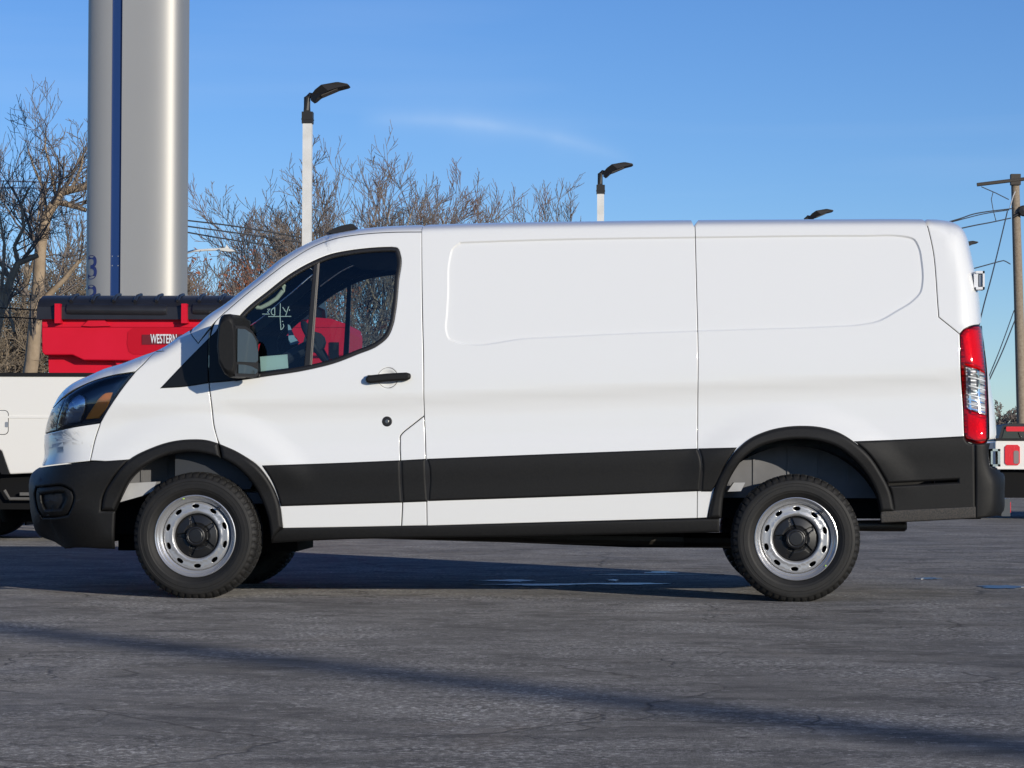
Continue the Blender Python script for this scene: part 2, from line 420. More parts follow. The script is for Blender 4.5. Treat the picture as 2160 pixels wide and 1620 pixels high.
def panel(name, m, outer, holes=(), parent=None, off=0.0, gap=.003, bev=.003, bw=.005, thick=.03, grid=.055, sides=(0, 1), extra=(), yf=None, sil=True, userec=False, label=None):
    yf = yf or surf
    out0 = inset(outer, gap) if gap else outer
    hs_ = [np.array(h) for h in holes]
    hs_ = [inset(h, -gap) if gap else h for h in hs_]
    loops = [out0]+hs_
    if bev: loops += [inset(out0, bw), inset(out0, bw*.4)]+[inset(h, -bw) for h in hs_]
    if sil: loops.append((SP, False))
    if userec: loops += [RECESS, inset(RECESS, .010)]
    loops += list(extra)
    x0, z0 = out0.min(0); x1, z1 = out0.max(0)
    gx, gz = np.meshgrid(np.arange(x0+grid/2, x1, grid), np.arange(z0+grid*.35, z1, grid*.7)); g = np.stack([gx.ravel(), gz.ravel()], 1)
    if sil:
        dsil, ii, _, _ = sildist(g[:, 0], g[:, 1]); g = g[dsil > SR[ii]*1.05]
        s_ = SILPTS[(SILPTS[:, 0] > x0) & (SILPTS[:, 0] < x1) & (SILPTS[:, 1] > z0) & (SILPTS[:, 1] < z1)]; g = np.vstack([g, s_]) if len(g) else s_
    if len(g):
        k = inpoly(g[:, 0], g[:, 1], out0)
        for h in hs_: k &= ~inpoly(g[:, 0], g[:, 1], h)
        g = g[k]
        for L in [out0]+hs_:
            if len(g):
                d, _, _ = segdist(g[:, 0], g[:, 1], L, True); g = g[d > max(bw*1.5, .009)]
    V, F = cdt(loops, g)
    c = V[F].mean(1)
    k = inpoly(c[:, 0], c[:, 1], out0)
    for h in hs_: k &= ~inpoly(c[:, 0], c[:, 1], h)
    if sil: k &= inpoly(c[:, 0], c[:, 1], SILPOLY)
    F = F[k]; c = c[k]
    a, b, d_ = V[F[:, 0]], V[F[:, 1]], V[F[:, 2]]
    ar = (b[:, 0]-a[:, 0])*(d_[:, 1]-a[:, 1])-(b[:, 1]-a[:, 1])*(d_[:, 0]-a[:, 0])
    F = np.where((ar < 0)[:, None], F[:, ::-1], F); k = np.abs(ar) > 1e-9; F = F[k]; c = c[k]    # CCW in xz = facing -y
    # boundary polyline used for the rounded edge, leaving out what lies on/outside the outline of the van
    pass
    def bdist(x, z):
        dm = np.full(x.shape, 1e9)
        for L in [out0]+hs_:
            d, _, _ = segdist(x, z, L, True); dm = np.minimum(dm, d)
        return dm
    def yy(x, z, mb=None, mr=None):
        y = yf(x, z)+off
        if userec:
            if mr is None: y = y+rec(x, z)
            elif mr.any(): y[mr] += rec(x[mr], z[mr])
        if bev:
            mm = np.ones(x.shape, bool) if mb is None else mb
            if mm.any():
                t = 1-np.clip(bdist(x[mm], z[mm])/bw, 0, 1); y[mm] += bev*(1-np.sqrt(np.clip(1-t*t, 0, 1)))
        return y
    used = np.unique(F); rm = -np.ones(len(V), int); rm[used] = np.arange(len(used)); V = V[used]; F = rm[F]
    Y = yy(V[:, 0], V[:, 1])
    # loop normals, sampled a little towards each triangle's centre
    fx = V[F]; q = fx+(c[:, None, :]-fx)*.06; qx, qz = q[..., 0].ravel(), q[..., 1].ravel(); e = 4e-4
    mb = mr = None
    if bev: mb = np.repeat((bdist(V[:, 0], V[:, 1]) < bw+1e-5)[F].any(1), 3)
    if userec: mr = np.repeat((rec(V[:, 0], V[:, 1])[F] < .00899).any(1) & inpoly(c[:, 0], c[:, 1], RECESS), 3); cst = np.repeat(inpoly(c[:, 0], c[:, 1], RECESS), 3)
    gxn = (yy(qx+e, qz, mb, mr)-yy(qx-e, qz, mb, mr))/(2*e); gzn = (yy(qx, qz+e, mb, mr)-yy(qx, qz-e, mb, mr))/(2*e)
    N = np.stack([gxn, -np.ones_like(gxn), gzn], 1); N /= np.linalg.norm(N, axis=1)[:, None]; N = N.reshape(-1, 3, 3)
    # edge flange
    ed = {}
    for f in F:
        for i in range(3):
            a_, b_ = int(f[i]), int(f[(i+1) % 3]); ed[(a_, b_)] = ed.get((a_, b_), 0)+1
    be = [(a_, b_) for (a_, b_) in ed if (b_, a_) not in ed]
    if sil:
        ds = sildist(V[:, 0], V[:, 1])[0]
        be = [(a_, b_) for a_, b_ in be if not (ds[a_] < 2e-4 and ds[b_] < 2e-4)]
    verts = np.stack([V[:, 0], Y, V[:, 1]], 1); faces = [tuple(int(i) for i in f) for f in F]; norms = [tuple(n) for n in N.reshape(-1, 3)]
    bvi = {}; ext = []
    nv = len(verts)
    for a_, b_ in be:
        for w in (a_, b_):
            if w not in bvi: bvi[w] = nv+len(ext); ext.append((verts[w][0], min(verts[w][1]+thick, CY), verts[w][2]))
        faces.append((b_, a_, bvi[a_], bvi[b_]))
        e2 = verts[b_]-verts[a_]; n2 = np.array([-e2[2], 0, e2[0]]); n2 = -n2/(np.linalg.norm(n2)+1e-9)
        norms += [tuple(n2)]*4
    if ext: verts = np.vstack([verts, ext])
    res = []
    for s in sides:
        vv = verts.copy(); ff = faces; nn = norms
        if s == 1:
            vv[:, 1] = 2*CY-vv[:, 1]; ff = []; nn = []; kk = 0
            for f in faces:
                L = len(f); ff.append(tuple(reversed(f))); nn += [(x, -y, z) for x, y, z in reversed(norms[kk:kk+L])]; kk += L
        me = bpy.data.meshes.new(name); me.from_pydata(vv.tolist(), [], ff); me.materials.append(m)
        me.polygons.foreach_set('use_smooth', [True]*len(ff)); me.update()
        me.normals_split_custom_set(nn)
        o = link(bpy.data.objects.new(name, me), parent)
        if label and s == 0: o['label'] = label
        res.append(o)
    return res
# ---------------------------------------------------------------- the van
VAN = thing('cargo_van', 'large white cargo van with black lower cladding and silver steel wheels, filling the foreground', 'van', (-.75, 1.0, 0))
def vp(o):                                   # parent keeping world position
    for q in (o if isinstance(o, (list, tuple)) else [o]): q.location = q.location-VAN.location
    return o
DOOR_R = [(890, 489), (891, 649), (893.5, 761), (895, 873)]
# recessed blank window panel running across both rear body panels
RECESS = loop([[(970, 510), (1114, 505), (1464, 499), (1822, 495.6), (1900, 496), (1914, 498), (1930, 504), (1938, 517), (1946.5, 556), (1948, 595), (1943.6, 617), (1928, 635),
                (1892.6, 658), (1854, 679), (1815, 687), (1752, 691), (1541, 698), (1320, 706), (1114, 716), (962, 723), (946, 716), (939.5, 700), (941, 660), (943, 623), (947, 545), (953, 524), (970, 510)]])

a0 = silidx(345, 733); a1 = silidx(606, 533)          # wind screen run of the outline
WD = .024
ws_in = siloff(a0, a1, WD)
# front wing
jn = int(np.argmin(np.linalg.norm(ws_in-PS(402, 702), axis=1)))
FENDER = loop([[(329, 741), (306, 764), (285.5, 784)], [(285.5, 784), (260, 816), (237.5, 848), (222, 873), (212, 891)], [(212, 891), (201, 925), (190, 972)],
               [(190, 972), (262, 972), (272, 970)], [(272, 970), (320, 948), (365, 934), (402, 932), (438, 934), (462, 941)],
               [(462, 941), (460, 931), (452, 902), (445.7, 851), (441, 809), (441, 760), (441, 714), (444, 693)], [(444, 693), (418, 724)], [(418, 724), (402, 702)]])
FENDER = np.vstack([FENDER, ws_in[:jn][::-1], [PS(343, 741), PS(336, 741)]])
vp(panel('front_wing', WHITE, FENDER, parent=VAN))
HOOD = loop([[(285.5, 784), (306, 764), (329, 741)], [(329, 741), (343, 741)], [(343, 741), (352, 722)], [(352, 722), (300, 735)], [(300, 735), (240, 752), (160, 780), (100, 830), (96, 858)],
             [(96, 858), (112, 859), (118, 853)], [(118, 853), (137, 834), (183, 809), (228, 794), (285.5, 784)]], ymax=.6)
vp(panel('bonnet', WHITE, HOOD, parent=VAN, bev=.002))
# nose below the headlamp
NOSE = loop([[(212, 892), (160, 900), (119, 909), (80, 918)], [(80, 918), (76, 975)], [(76, 975), (88, 984)], [(88, 984), (140, 978), (190, 973)], [(190, 973), (201, 925), (212, 892)]], ymax=.6)
vp(panel('nose_panel', WHITE, NOSE, parent=VAN))
GRIL = loop([[(119, 909), (122, 885), (131, 857), (140, 838), (118, 853)], [(118, 853), (112, 859), (98, 859)], [(98, 859), (78, 917)], [(78, 917), (119, 909)]], ymax=.6)
vp(panel('grille_panel', mat('grille_grey', (.05, .055, .06), .3, coat=.5), GRIL, parent=VAN, off=.004))
# A pillar and roof side of the cab
tp = [np.array(q) for q in ws_in[::-1]]
AP = np.vstack([loop([[(402, 702), (418, 724)], [(418, 724), (455, 677), (471, 661.5)], [(471, 661.5), (516, 623), (564.5, 584.5), (612.6, 549), (661, 520), (709, 502.6), (757, 494.6), (821, 490), (890, 489)],
                      [(890, 489), (891, 478)]], step=.02), [P(891, 455, .5)[[0, 2]]], [P(645, 498, .5)[[0, 2]]], [SP[a1]+SN[a1]*.02], ws_in[jn:][::-1]])
vp(panel('a_pillar', WHITE, AP, parent=VAN, bev=.002, gap=.002))
WSP = np.vstack([siloff(a0, a1, -.015), ws_in[::-1]])
for o in vp(panel('windscreen', WGLASS, WSP, parent=VAN, bev=0, gap=.001, thick=.004)): pass
# doors
WIN = loop([[(495, 679), (516, 655), (564.5, 615), (612.6, 578), (661, 551), (693, 538), (741, 528), (775, 524), (805, 522), (825, 521.5)],
            [(825, 521.5), (838, 524), (844.4, 539.5), (840.5, 594), (834, 658), (829, 684), (818, 709.7), (795.6, 729), (754, 746.6), (709, 764), (645, 780), (548, 795), (497, 803)],
            [(497, 803), (494, 760), (492, 720), (495, 679)]], step=.015)
FLAPL = [(853, 910), (845, 919), (844, 935), (844.6, 965), (849, 1061), (847, 1110)]
DOOR = loop([[(471, 661.5), (516, 623), (564.5, 584.5), (612.6, 549), (661, 520), (709, 502.6), (757, 494.6), (821, 490), (890, 489)], DOOR_R, [(895, 873), (895, 877)], [(895, 877), (853, 910)], FLAPL,
             [(847, 1110), (596, 1115)], [(596, 1115), (588, 1060), (571, 1020), (540, 980), (502, 957), (464, 940)],
             [(464, 940), (460, 931), (452, 902), (445.7, 851), (441, 809), (441, 760), (446, 700), (455, 677), (471, 661.5)]])
WINH = WIN
_cc = PS(818, 797); CUP = np.array([_cc+.053*np.array([math.cos(a), math.sin(a)*1.02]) for a in np.linspace(0, 2*math.pi, 40, endpoint=False)])
dn, df = panel('door', WHITE, DOOR, holes=[WINH, CUP], parent=VAN)
vp([dn, df])
def door_part(name, m, outer, **k):
    """part carried by the doors (near, far)"""
    r = panel(name, m, outer, parent=None, **k)
    for o in r: o.parent = dn if k.get('sides', (0, 1))[r.index(o)] == 0 else df
    return r
door_part('window_seal', RUB, WIN, holes=[inset(WIN, .021)], off=.004, gap=-.002, bev=.004, bw=.012, thick=.03)
GL = inset(WIN, .016)
gp = door_part('window_pane', GLASS, GL, off=.017, gap=0, bev=0, thick=.004)
BAR = loop([[(662, 551), (671, 548)], [(671, 548), (663, 655), (654, 778)], [(654, 778), (640, 781)], [(640, 781), (652, 655), (662, 551)]])
door_part('window_bar', RUB, BAR, off=.008, bev=.003, gap=0, thick=.03)
CHB = loop([[(671.5, 548), (674, 548)], [(674, 548), (666, 655), (657, 777)], [(657, 777), (655, 778)], [(655, 778), (664, 655), (671.5, 548)]])
door_part('bar_edge', mat('dull_trim', (.20, .18, .16), .5), CHB, off=.007, bev=0, gap=0, thick=.01, sides=(0,))
FLAP = loop([[(895, 877), (853, 910)], FLAPL, [(847, 1110), (901, 1109)], [(901, 1109), (900, 1040), (898.5, 965), (895, 877)]])
vp(panel('fuel_flap', WHITE, FLAP, parent=VAN, sides=(0,)))
S2 = [(1466, 478), (1468, 554), (1470, 632), (1472, 714), (1471.4, 919), (1470.5, 1093)]
CARGO = np.vstack([loop([[(891, 478), (891, 649), (893.5, 761), (895, 873), (898.5, 965), (901, 1109)], [(901, 1109), (1470.5, 1093)], S2[::-1]]), [P(1465, 440, .5)[[0, 2]]], [P(891, 450, .5)[[0, 2]]]])
vp(panel('side_panel', WHITE, CARGO, parent=VAN, userec=True, gap=.002, bev=.002, bw=.004))
S3 = [(1956, 476), (1961, 495), (1968, 528), (1975, 598), (1977, 630), (1980, 669)]
QUART = np.vstack([loop([S2, [(1470.5, 1093), (1492, 1092)], [(1492, 1092), (1499, 1061), (1514, 1022), (1534, 984), (1560, 952), (1586, 930), (1617, 916), (1654, 907), (1693, 905), (1729, 907), (1765, 918), (1795, 940)],
                         [(1795, 940), (2034, 926)], [(2034, 926), (2031.6, 862), (2026, 774), (2024.6, 705)], [(2024.6, 705), (1980, 669)], S3[::-1]]), [P(1955, 438, .5)[[0, 2]]], [P(1466, 440, .5)[[0, 2]]]])
vp(panel('side_panel', WHITE, QUART, parent=VAN, userec=True, gap=.002, bev=.002, bw=.004))
CORN = np.vstack([loop([S3, [(1980, 669), (2024.6, 705)], [(2024.6, 705), (2033, 695), (2051, 687), (2066, 685)]]), [P(2090, 684, .6)[[0, 2]], P(2075, 500, .6)[[0, 2]], P(2030, 440, .5)[[0, 2]], P(1956, 438, .5)[[0, 2]]]])
vp(panel('rear_corner', WHITE, CORN, parent=VAN))
# tail lamp
LAMP = loop([[(2024.6, 705.6), (2033, 695), (2051, 687), (2066, 685.5)], [(2066, 685.5), (2071, 690), (2076, 735), (2081, 792), (2084, 862), (2085, 925)], [(2085, 925), (2082, 933), (2054.5, 933.7), (2038.6, 927), (2033, 915)],
             [(2033, 915), (2031.6, 862), (2026, 774), (2024.6, 705.6)]], ymax=.6)
LCLR = loop([[(2038, 771), (2078, 788)], [(2078, 788), (2080, 830), (2082, 876)], [(2082, 876), (2040.5, 861)], [(2040.5, 861), (2038, 771)]], ymax=.6)
tl = []
for s in (0, 1):
    t = bpy.data.objects.new('tail_lamp', None); link(t, VAN); t.location = -VAN.location; tl.append(t)
    t['label'] = 'tall red and clear tail lamp' 
def lamp_part(name, m, outer, root, **k):
    for s in (0, 1): panel(name, m, outer, parent=root[s], sides=(s,), **k)
lamp_part('housing', RUB, LAMP, tl, off=.028, gap=-.004, bev=0, thick=.02)
RIB = mat('ribbed_reflector', (.85, .85, .86), .3, metal=.35)
_n = RIB.node_tree; _w = _n.nodes.new('ShaderNodeTexWave'); _w.wave_type = 'BANDS'; _w.bands_direction = 'Z'; _w.inputs['Scale'].default_value = 9
_t2 = _n.nodes.new('ShaderNodeTexCoord'); _b2 = _n.nodes.new('ShaderNodeBump'); _b2.inputs['Strength'].default_value = .9; _b2.inputs['Distance'].default_value = .02
_n.links.new(_t2.outputs['Object'], _w.inputs[0]); _n.links.new(_w.outputs[0], _b2.inputs['Height']); _n.links.new(_b2.outputs[0], _n.nodes['Principled BSDF'].inputs['Normal'])
lamp_part('reflector', RIB, inset(LAMP, .008), tl, off=.018, gap=0, bev=.006, bw=.02, thick=.01)
REDB = mat('red_reflector', (.75, .006, .02), .3, coat=.4, bump=(60, .4))
TOPR = loop([[(2031, 712), (2038, 701), (2064, 696)], [(2064, 696), (2070, 740), (2074, 776)], [(2074, 776), (2037, 762)], [(2037, 762), (2031, 712)]], ymax=.6)
BOTR = loop([[(2041, 872), (2079, 886)], [(2079, 886), (2080, 925)], [(2080, 925), (2056, 928), (2042, 920)], [(2042, 920), (2041, 872)]], ymax=.6)
lamp_part('red_bowl', REDB, TOPR, tl, off=.012, gap=0, bev=.004, bw=.012, thick=.006)
lamp_part('red_bowl', REDB, BOTR, tl, off=.012, gap=0, bev=.004, bw=.012, thick=.006)
lamp_part('red_lens', REDLENS, LAMP, tl, holes=[LCLR], off=.002, gap=.002, bev=.004, bw=.012, thick=.012)
lamp_part('clear_lens', CLEAR, LCLR, tl, off=.004, gap=.001, bev=.002, thick=.008)
for k in range(9):                                  # bright vertical/horizontal frame lines behind the clear lens
    yb = 783+k*9.5
    RB = loop([[(2042, yb), (2079, yb+10)], [(2079, yb+10), (2079, yb+12.5)], [(2079, yb+12.5), (2042, yb+2.5)], [(2042, yb+2.5), (2042, yb)]], ymax=.6)
    lamp_part('reflector_rib', WHITEP if k % 2 else CHROME, RB, tl, off=.010, gap=0, bev=0, thick=.006)
for xa in (2043, 2062):
    RB = loop([[(xa, 776), (xa+5, 778)], [(xa+5, 778), (xa+7, 872)], [(xa+7, 872), (xa+3, 871)], [(xa+3, 871), (xa, 776)]], ymax=.6)
    lamp_part('reflector_rib', CHROME, RB, tl, off=.011, gap=0, bev=0, thick=.006)
# rear doors edge (right of the lamp) and number-plate side
RD = np.vstack([loop([[(2087, 926), (2086, 862), (2083, 792), (2078, 735), (2073, 690), (2071, 686)]], ymax=.62), [P(2100, 686, .7)[[0, 2]], P(2125, 800, .7)[[0, 2]], P(2130, 900, .7)[[0, 2]], P(2126, 932, .7)[[0, 2]]]])
vp(panel('rear_door', WHITE, RD, parent=VAN, bev=.002, gap=.001))
# ---- black cladding
C1 = loop([[(551, 981), (700, 976), (845, 970)], [(845, 970), (846, 1010), (849, 1061)], [(849, 1061), (720, 1065), (592, 1069)], [(592, 1069), (585, 1045), (572, 1014), (551, 981)]])
C2 = loop([[(845, 970), (898.5, 967)], [(898.5, 967), (899, 1000), (903, 1059)], [(903, 1059), (849, 1061)], [(849, 1061), (846, 1010), (845, 970)]])
C3 = loop([[(899, 967), (1180, 956), (1471, 945)], [(1471, 945), (1477, 960), (1477, 1037)], [(1477, 1037), (1200, 1048), (903, 1058)], [(903, 1058), (903, 980), (899, 967)]])
C4 = loop([[(1472, 945), (1556, 943)], [(1556, 943), (1530, 983), (1512, 1022), (1501, 1038)], [(1501, 1038), (1478, 1038)], [(1478, 1038), (1478, 962), (1472, 945)]])
C5 = loop([[(1800, 930), (1900, 926), (2033.6, 919)], [(2033.6, 919), (2040, 931), (2056, 936)], [(2056, 936), (2057, 1015), (2058, 1094)], [(2058, 1094), (1950, 1100), (1857, 1104)], [(1857, 1104), (1857, 1079)], [(1857, 1079), (1884, 1079)], [(1884, 1079), (1877, 1035), (1858, 996), (1832, 959), (1800, 930)]])
CK = dict(off=-.010, bev=.010, bw=.014, gap=.002, thick=.03)
CFR = dict(step=.02)
for nm, L in (('door_cladding', C1), ('flap_cladding', C2), ('side_cladding', C3), ('side_cladding', C4)):
    vp(panel(nm, CLAD, L, parent=VAN, **CK))
for (xa, ya), (xb, yb) in (((847, 972), (849, 1059)), ((900, 970), (903, 1056)), ((1474, 948), (1477.5, 1036))):
    vp(panel('seam_filler', RUB, loop([[(xa-6, ya), (xa+6, ya)], [(xa+6, ya), (xb+6, yb)], [(xb+6, yb), (xb-6, yb)], [(xb-6, yb), (xa-6, ya)]]), parent=VAN, off=-.004, bev=0, gap=0, thick=.003))
SLOT = loop([[(1876, 1020.5), (2019, 1013)], [(2019, 1013), (2019, 1016)], [(2019, 1016), (1876, 1024)], [(1876, 1024), (1876, 1020.5)]])
vp(panel('rear_cladding', CLAD, C5, parent=VAN, holes=[SLOT], **CK))
LOW = loop([[(1888, 1076), (2058, 1068)], [(2058, 1068), (2058, 1093)], [(2058, 1093), (1950, 1099), (1858, 1103)], [(1858, 1103), (1858, 1080), (1888, 1076)]])
vp(panel('rear_lower_strip', DIRTY, LOW, parent=VAN, off=-.014, bev=.004, bw=.006, gap=.002))
# wheel arch trims
TF1o = [(214, 1077), (217, 1053), (225, 1030), (237, 1012), (254, 988), (274, 968), (320, 944), (365, 930), (402, 926), (438.6, 928), (461, 934.6)]
TF1i = [(467, 967), (434, 958), (393, 954), (356, 960), (315, 978), (279, 1008), (256, 1049), (243, 1078)]
TF1 = loop([TF1o, [(461, 934.6), (467, 967)], TF1i, [(243, 1078), (214, 1077)]])
TF2 = loop([[(462, 935), (502.5, 953), (539, 978), (571, 1017), (589, 1058), (597, 1112)], [(597, 1112), (572, 1143)], [(572, 1143), (566.5, 1099), (553, 1058), (530, 1017), (498, 985), (468, 967)], [(468, 967), (462, 935)]])
TR = loop([[(1493, 1094), (1499, 1061), (1508.6, 1022.6), (1528, 983.7), (1554, 948), (1583, 923.7), (1615.5, 909), (1654, 900), (1693, 897.5), (1729, 900), (1768, 911), (1800, 930), (1832.6, 959), (1858.6, 996.7), (1878, 1035.5), (1888, 1080)],
           [(1888, 1080), (1856, 1081)], [(1856, 1081), (1847, 1042), (1829, 1006), (1803, 974), (1768, 946), (1729, 932), (1687, 927), (1641, 931), (1602.6, 943), (1570, 966), (1547.5, 996.7), (1529.7, 1035.5), (1522, 1094)], [(1522, 1094), (1493, 1094)]])
TK = dict(off=-.026, bev=.018, bw=.022, gap=.0015, thick=.05)
for L in (TF1, TF2, TR): vp(panel('wheel_arch_trim', CLAD, L, parent=VAN, **TK))
# sill
SILL = loop([[(597, 1113), (900, 1108), (1200, 1101), (1518, 1093)], [(1518, 1093), (1518, 1123)], [(1518, 1123), (1100, 1132), (640, 1142), (572, 1146)], [(572, 1146), (575, 1130), (597, 1113)]])
vp(panel('sill', CLAD, SILL, parent=VAN, off=-.006, bev=.008, bw=.012, gap=.001, thick=.08))
# bumpers
BF = loop([[(274, 968), (190, 974), (88, 985)], [(88, 985), (60, 990), (40, 1010)], [(40, 1010), (40, 1100), (62, 1135), (100, 1165)], [(100, 1165), (155, 1156), (242, 1159)], [(242, 1159), (241, 1126), (243, 1078)],
           [(243, 1078), (214, 1077)], [(214, 1077), (217, 1053), (237, 1012), (274, 968)]], ymax=.6)
FOGo = loop([[(77, 1028), (100, 1026), (137, 1026), (152, 1035)], [(152, 1035), (156, 1046), (151, 1070), (143, 1086)], [(143, 1086), (125, 1090), (90, 1092)], [(90, 1092), (78, 1070), (74, 1040), (77, 1028)]], ymax=.6)
FOGi = loop([[(86, 1044), (110, 1040), (134, 1039)], [(134, 1039), (137, 1048), (128, 1072)], [(128, 1072), (110, 1074), (94, 1074)], [(94, 1074), (88, 1062), (86, 1044)]], ymax=.6)
vp(panel('front_bumper', CLAD, BF, parent=VAN, holes=[FOGo], off=-.012, bev=.008, bw=.014, gap=.002))
vp(panel('bumper_pod', CLAD, FOGo, parent=VAN, holes=[FOGi], off=.002, bev=.010, bw=.02, gap=.001))
vp(panel('bumper_recess', mat('recess_black', (.012, .012, .013), .6), FOGi, parent=VAN, off=.03, bev=0, gap=-.004))
BR = np.vstack([loop([[(2056, 1095), (2057, 1015), (2056, 936)], [(2056, 936), (2089, 934)], [(2089, 934), (2086, 950), (2089, 985)], [(2089, 985), (2108, 990)]], ymax=.62), [P(2150, 985, .7)[[0, 2]], P(2150, 1088, .7)[[0, 2]]], loop([[(2112, 1088), (2056, 1095)]], ymax=.6)[:1]])
vp(panel('rear_bumper', CLAD, BR, parent=VAN, off=-.012, bev=.008, bw=.012, gap=.002))
# ---- headlamp
HL = loop([[(119, 908), (160, 899), (214, 889)], [(214, 889), (237.5, 848), (260, 816), (283, 786)], [(283, 786), (228, 795), (183, 810), (140, 836)], [(140, 836), (131, 857), (122, 885), (119, 908)]], ymax=.6)
hl = []
for s in (0, 1):
    t = bpy.data.objects.new('headlamp', None); link(t, VAN); t.location = -VAN.location; hl.append(t)
HB = mat('headlamp_black', (.016, .024, .042), .3, coat=.4)
lamp_part('housing', HB, HL, hl, off=.05, gap=-.004, bev=.0, thick=.02)
lamp_part('bezel', HB, HL, hl, holes=[inset(HL, .014)], off=.004, gap=.002, bev=.002, bw=.004, thick=.05)
BOWL = loop([[(124, 903), (135, 860), (148, 838), (166, 828)], [(166, 828), (178, 836), (180, 860), (168, 893)], [(168, 893), (124, 903)]], ymax=.6)
lamp_part('reflector_bowl', mat('blue_chrome', (.55, .62, .72), .18, metal=.9, bump=(14, .5)), BOWL, hl, off=.022, gap=0, bev=.012, bw=.03, thick=.01)
B2 = loop([[(144, 868), (172, 864)], [(172, 864), (171, 869)], [(171, 869), (143, 873)], [(143, 873), (144, 868)]], ymax=.6)
lamp_part('reflector_rib', CHROME, B2, hl, off=.02, gap=0, bev=0, thick=.01)
AMB = loop([[(180, 884), (197, 857), (210, 839), (223, 829), (237, 828)], [(237, 828), (226, 856), (208, 882)], [(208, 882), (180, 884)]], ymax=.6)
lamp_part('indicator', AMBER, AMB, hl, off=.0035, gap=0, bev=.003, thick=.01)
lamp_part('clear_lens', HLENS, HL, hl, off=0, gap=.003, bev=.004, bw=.01, thick=.01)
# ---- black corner below the wind screen
SAIL = loop([[(336, 820), (388, 765), (452, 701)], [(452, 701), (470, 664), (494, 668)], [(494, 668), (492, 720), (494, 760), (498, 802)], [(498, 802), (438.5, 809)], [(438.5, 809), (388, 817), (336, 820)]])
GLO = mat('satin_black', (.006, .006, .007), .4, spec=.35)
SA = loop([[(336, 820), (388, 765), (440.5, 712)], [(440.5, 712), (440.5, 809)], [(440.5, 809), (388, 817), (336, 820)]])
SB = loop([[(440.5, 712), (455, 698), (470, 664), (500, 668)], [(500, 668), (499, 720), (502, 760), (514, 784), (550, 789)], [(550, 789), (549, 797)], [(549, 797), (497, 804), (440.5, 809)], [(440.5, 809), (440.5, 712)]])
vp(panel('mirror_corner', GLO, SA, parent=VAN, off=-.006, bev=.005, bw=.008, gap=.002))
vp(panel('mirror_corner', GLO, SB, parent=VAN, off=-.008, bev=.005, bw=.008, gap=.002))
# ---- door handle, lock
def cupf(x, z):
    r = np.sqrt((x-_cc[0])**2+(z-_cc[1])**2)/.053
    return surf(x, z)+.022*np.clip(1-r*r, 0, 1)**.8
door_part('handle_cup', WHITE, CUP, yf=cupf, gap=-.0005, bev=0, thick=.002, sil=False, grid=.02)
HND = loop([[(780, 792), (820, 788), (858, 786)], [(858, 786), (866, 789), (866, 799), (858, 803)], [(858, 803), (820, 805), (783, 809)], [(783, 809), (774, 806), (773, 797), (780, 792)]], step=.008)
door_part('door_handle', CLAD, HND, off=-.045, bev=.012, bw=.014, gap=0, thick=.02, grid=.02, sil=False)
for s, d in ((0, dn), (1, df)):
    for px in (781, 856):
        q = PS(px, 797); y = float(surf(q[:1], q[1:])[0])
        G().box(q[0]-.012, q[0]+.012, *(sorted((y-.03, y+.01)) if s == 0 else sorted((2*CY-y+.03, 2*CY-y-.01))), q[1]-.014, q[1]+.014).build('handle_mount', CLAD, d)
_lc = PS(816.5, 889)
def circ(c, r, n=28, e=1.0): return np.array([c+r*np.array([math.cos(a), math.sin(a)*e]) for a in np.linspace(0, 2*math.pi, n, endpoint=False)])
vp(panel('lock_surround', RUB, circ(_lc, .028), parent=VAN, off=-.004, bev=.003, bw=.006, gap=0, sil=False, grid=.02))
vp(panel('lock_barrel', mat('lock_metal', (.25, .24, .22), .35, metal=.9), circ(_lc, .011, 16), parent=VAN, off=-.006, bev=.002, bw=.003, gap=0, sil=False, grid=.02))

# ---- wheels
def tyre_mesh():
    prof_ = [(.218, .040), (.226, .024), (.238, .012), (.250, .006), (.252, .004), (.262, .002), (.264, .0005), (.285, 0), (.287, .0022), (.300, .003), (.302, .0012), (.306, .0015), (.318, .006), (.320, .009),
             (.330, .014), (.3385, .022), (.3395, .023), (.344, .030), (.3475, .042), (.3495, .058), (.3425, .060), (.3425, .066), (.3505, .068), (.352, .092), (.344, .094), (.344, .101), (.3525, .103), (.3527, .118)]
    pr = prof_+[(r, .236-y) for r, y in prof_[-2::-1]]
    n = 324; V = []; F = []
    for k, (r, y) in enumerate(pr):
        tread = r > .3382
        lat = abs(y-.118)
        for j in range(n):
            sh = 1 if y < .118 else 2
            rr = r; g = (j+sh*(1 if lat < .05 else 0)) % 6
            if tread and r > .346 and g == 0: rr = r-.007
            if tread and lat > .05 and g == 0: rr = r-.007
            if lat > .094 and .3285 < r < .3445 and (j % 6) < 2: rr = r-.007; y_off = .004
            a = 2*math.pi*j/n; z = rr*math.sin(a)
            yy_ = y
            if z < -.30:                          # slight bulge of the loaded side wall
                yy_ = y-(.006*(-z-.30)/.05 if y < .118 else -.006*(-z-.30)/.05)
            V.append((rr*math.cos(a), yy_, max(z, -.3415)))
    for k in range(len(pr)-1):
        for j in range(n): F.append((k*n+j, k*n+(j+1) % n, (k+1)*n+(j+1) % n, (k+1)*n+j))
    return V, F
TV, TFc = tyre_mesh()
def radial(prof_):
    r_ = np.array([a for a, b in prof_]); y_ = np.array([b for a, b in prof_]); o = np.argsort(r_); r_, y_ = r_[o], y_[o]
    return lambda x, z: np.interp(np.sqrt(x*x+z*z), r_, y_)
discf = radial([(.120, .072), (.124, .064), (.128, .058), (.134, .054), (.140, .0535), (.150, .057), (.172, .057), (.180, .060), (.186, .068), (.190, .078)])
HOLES = []
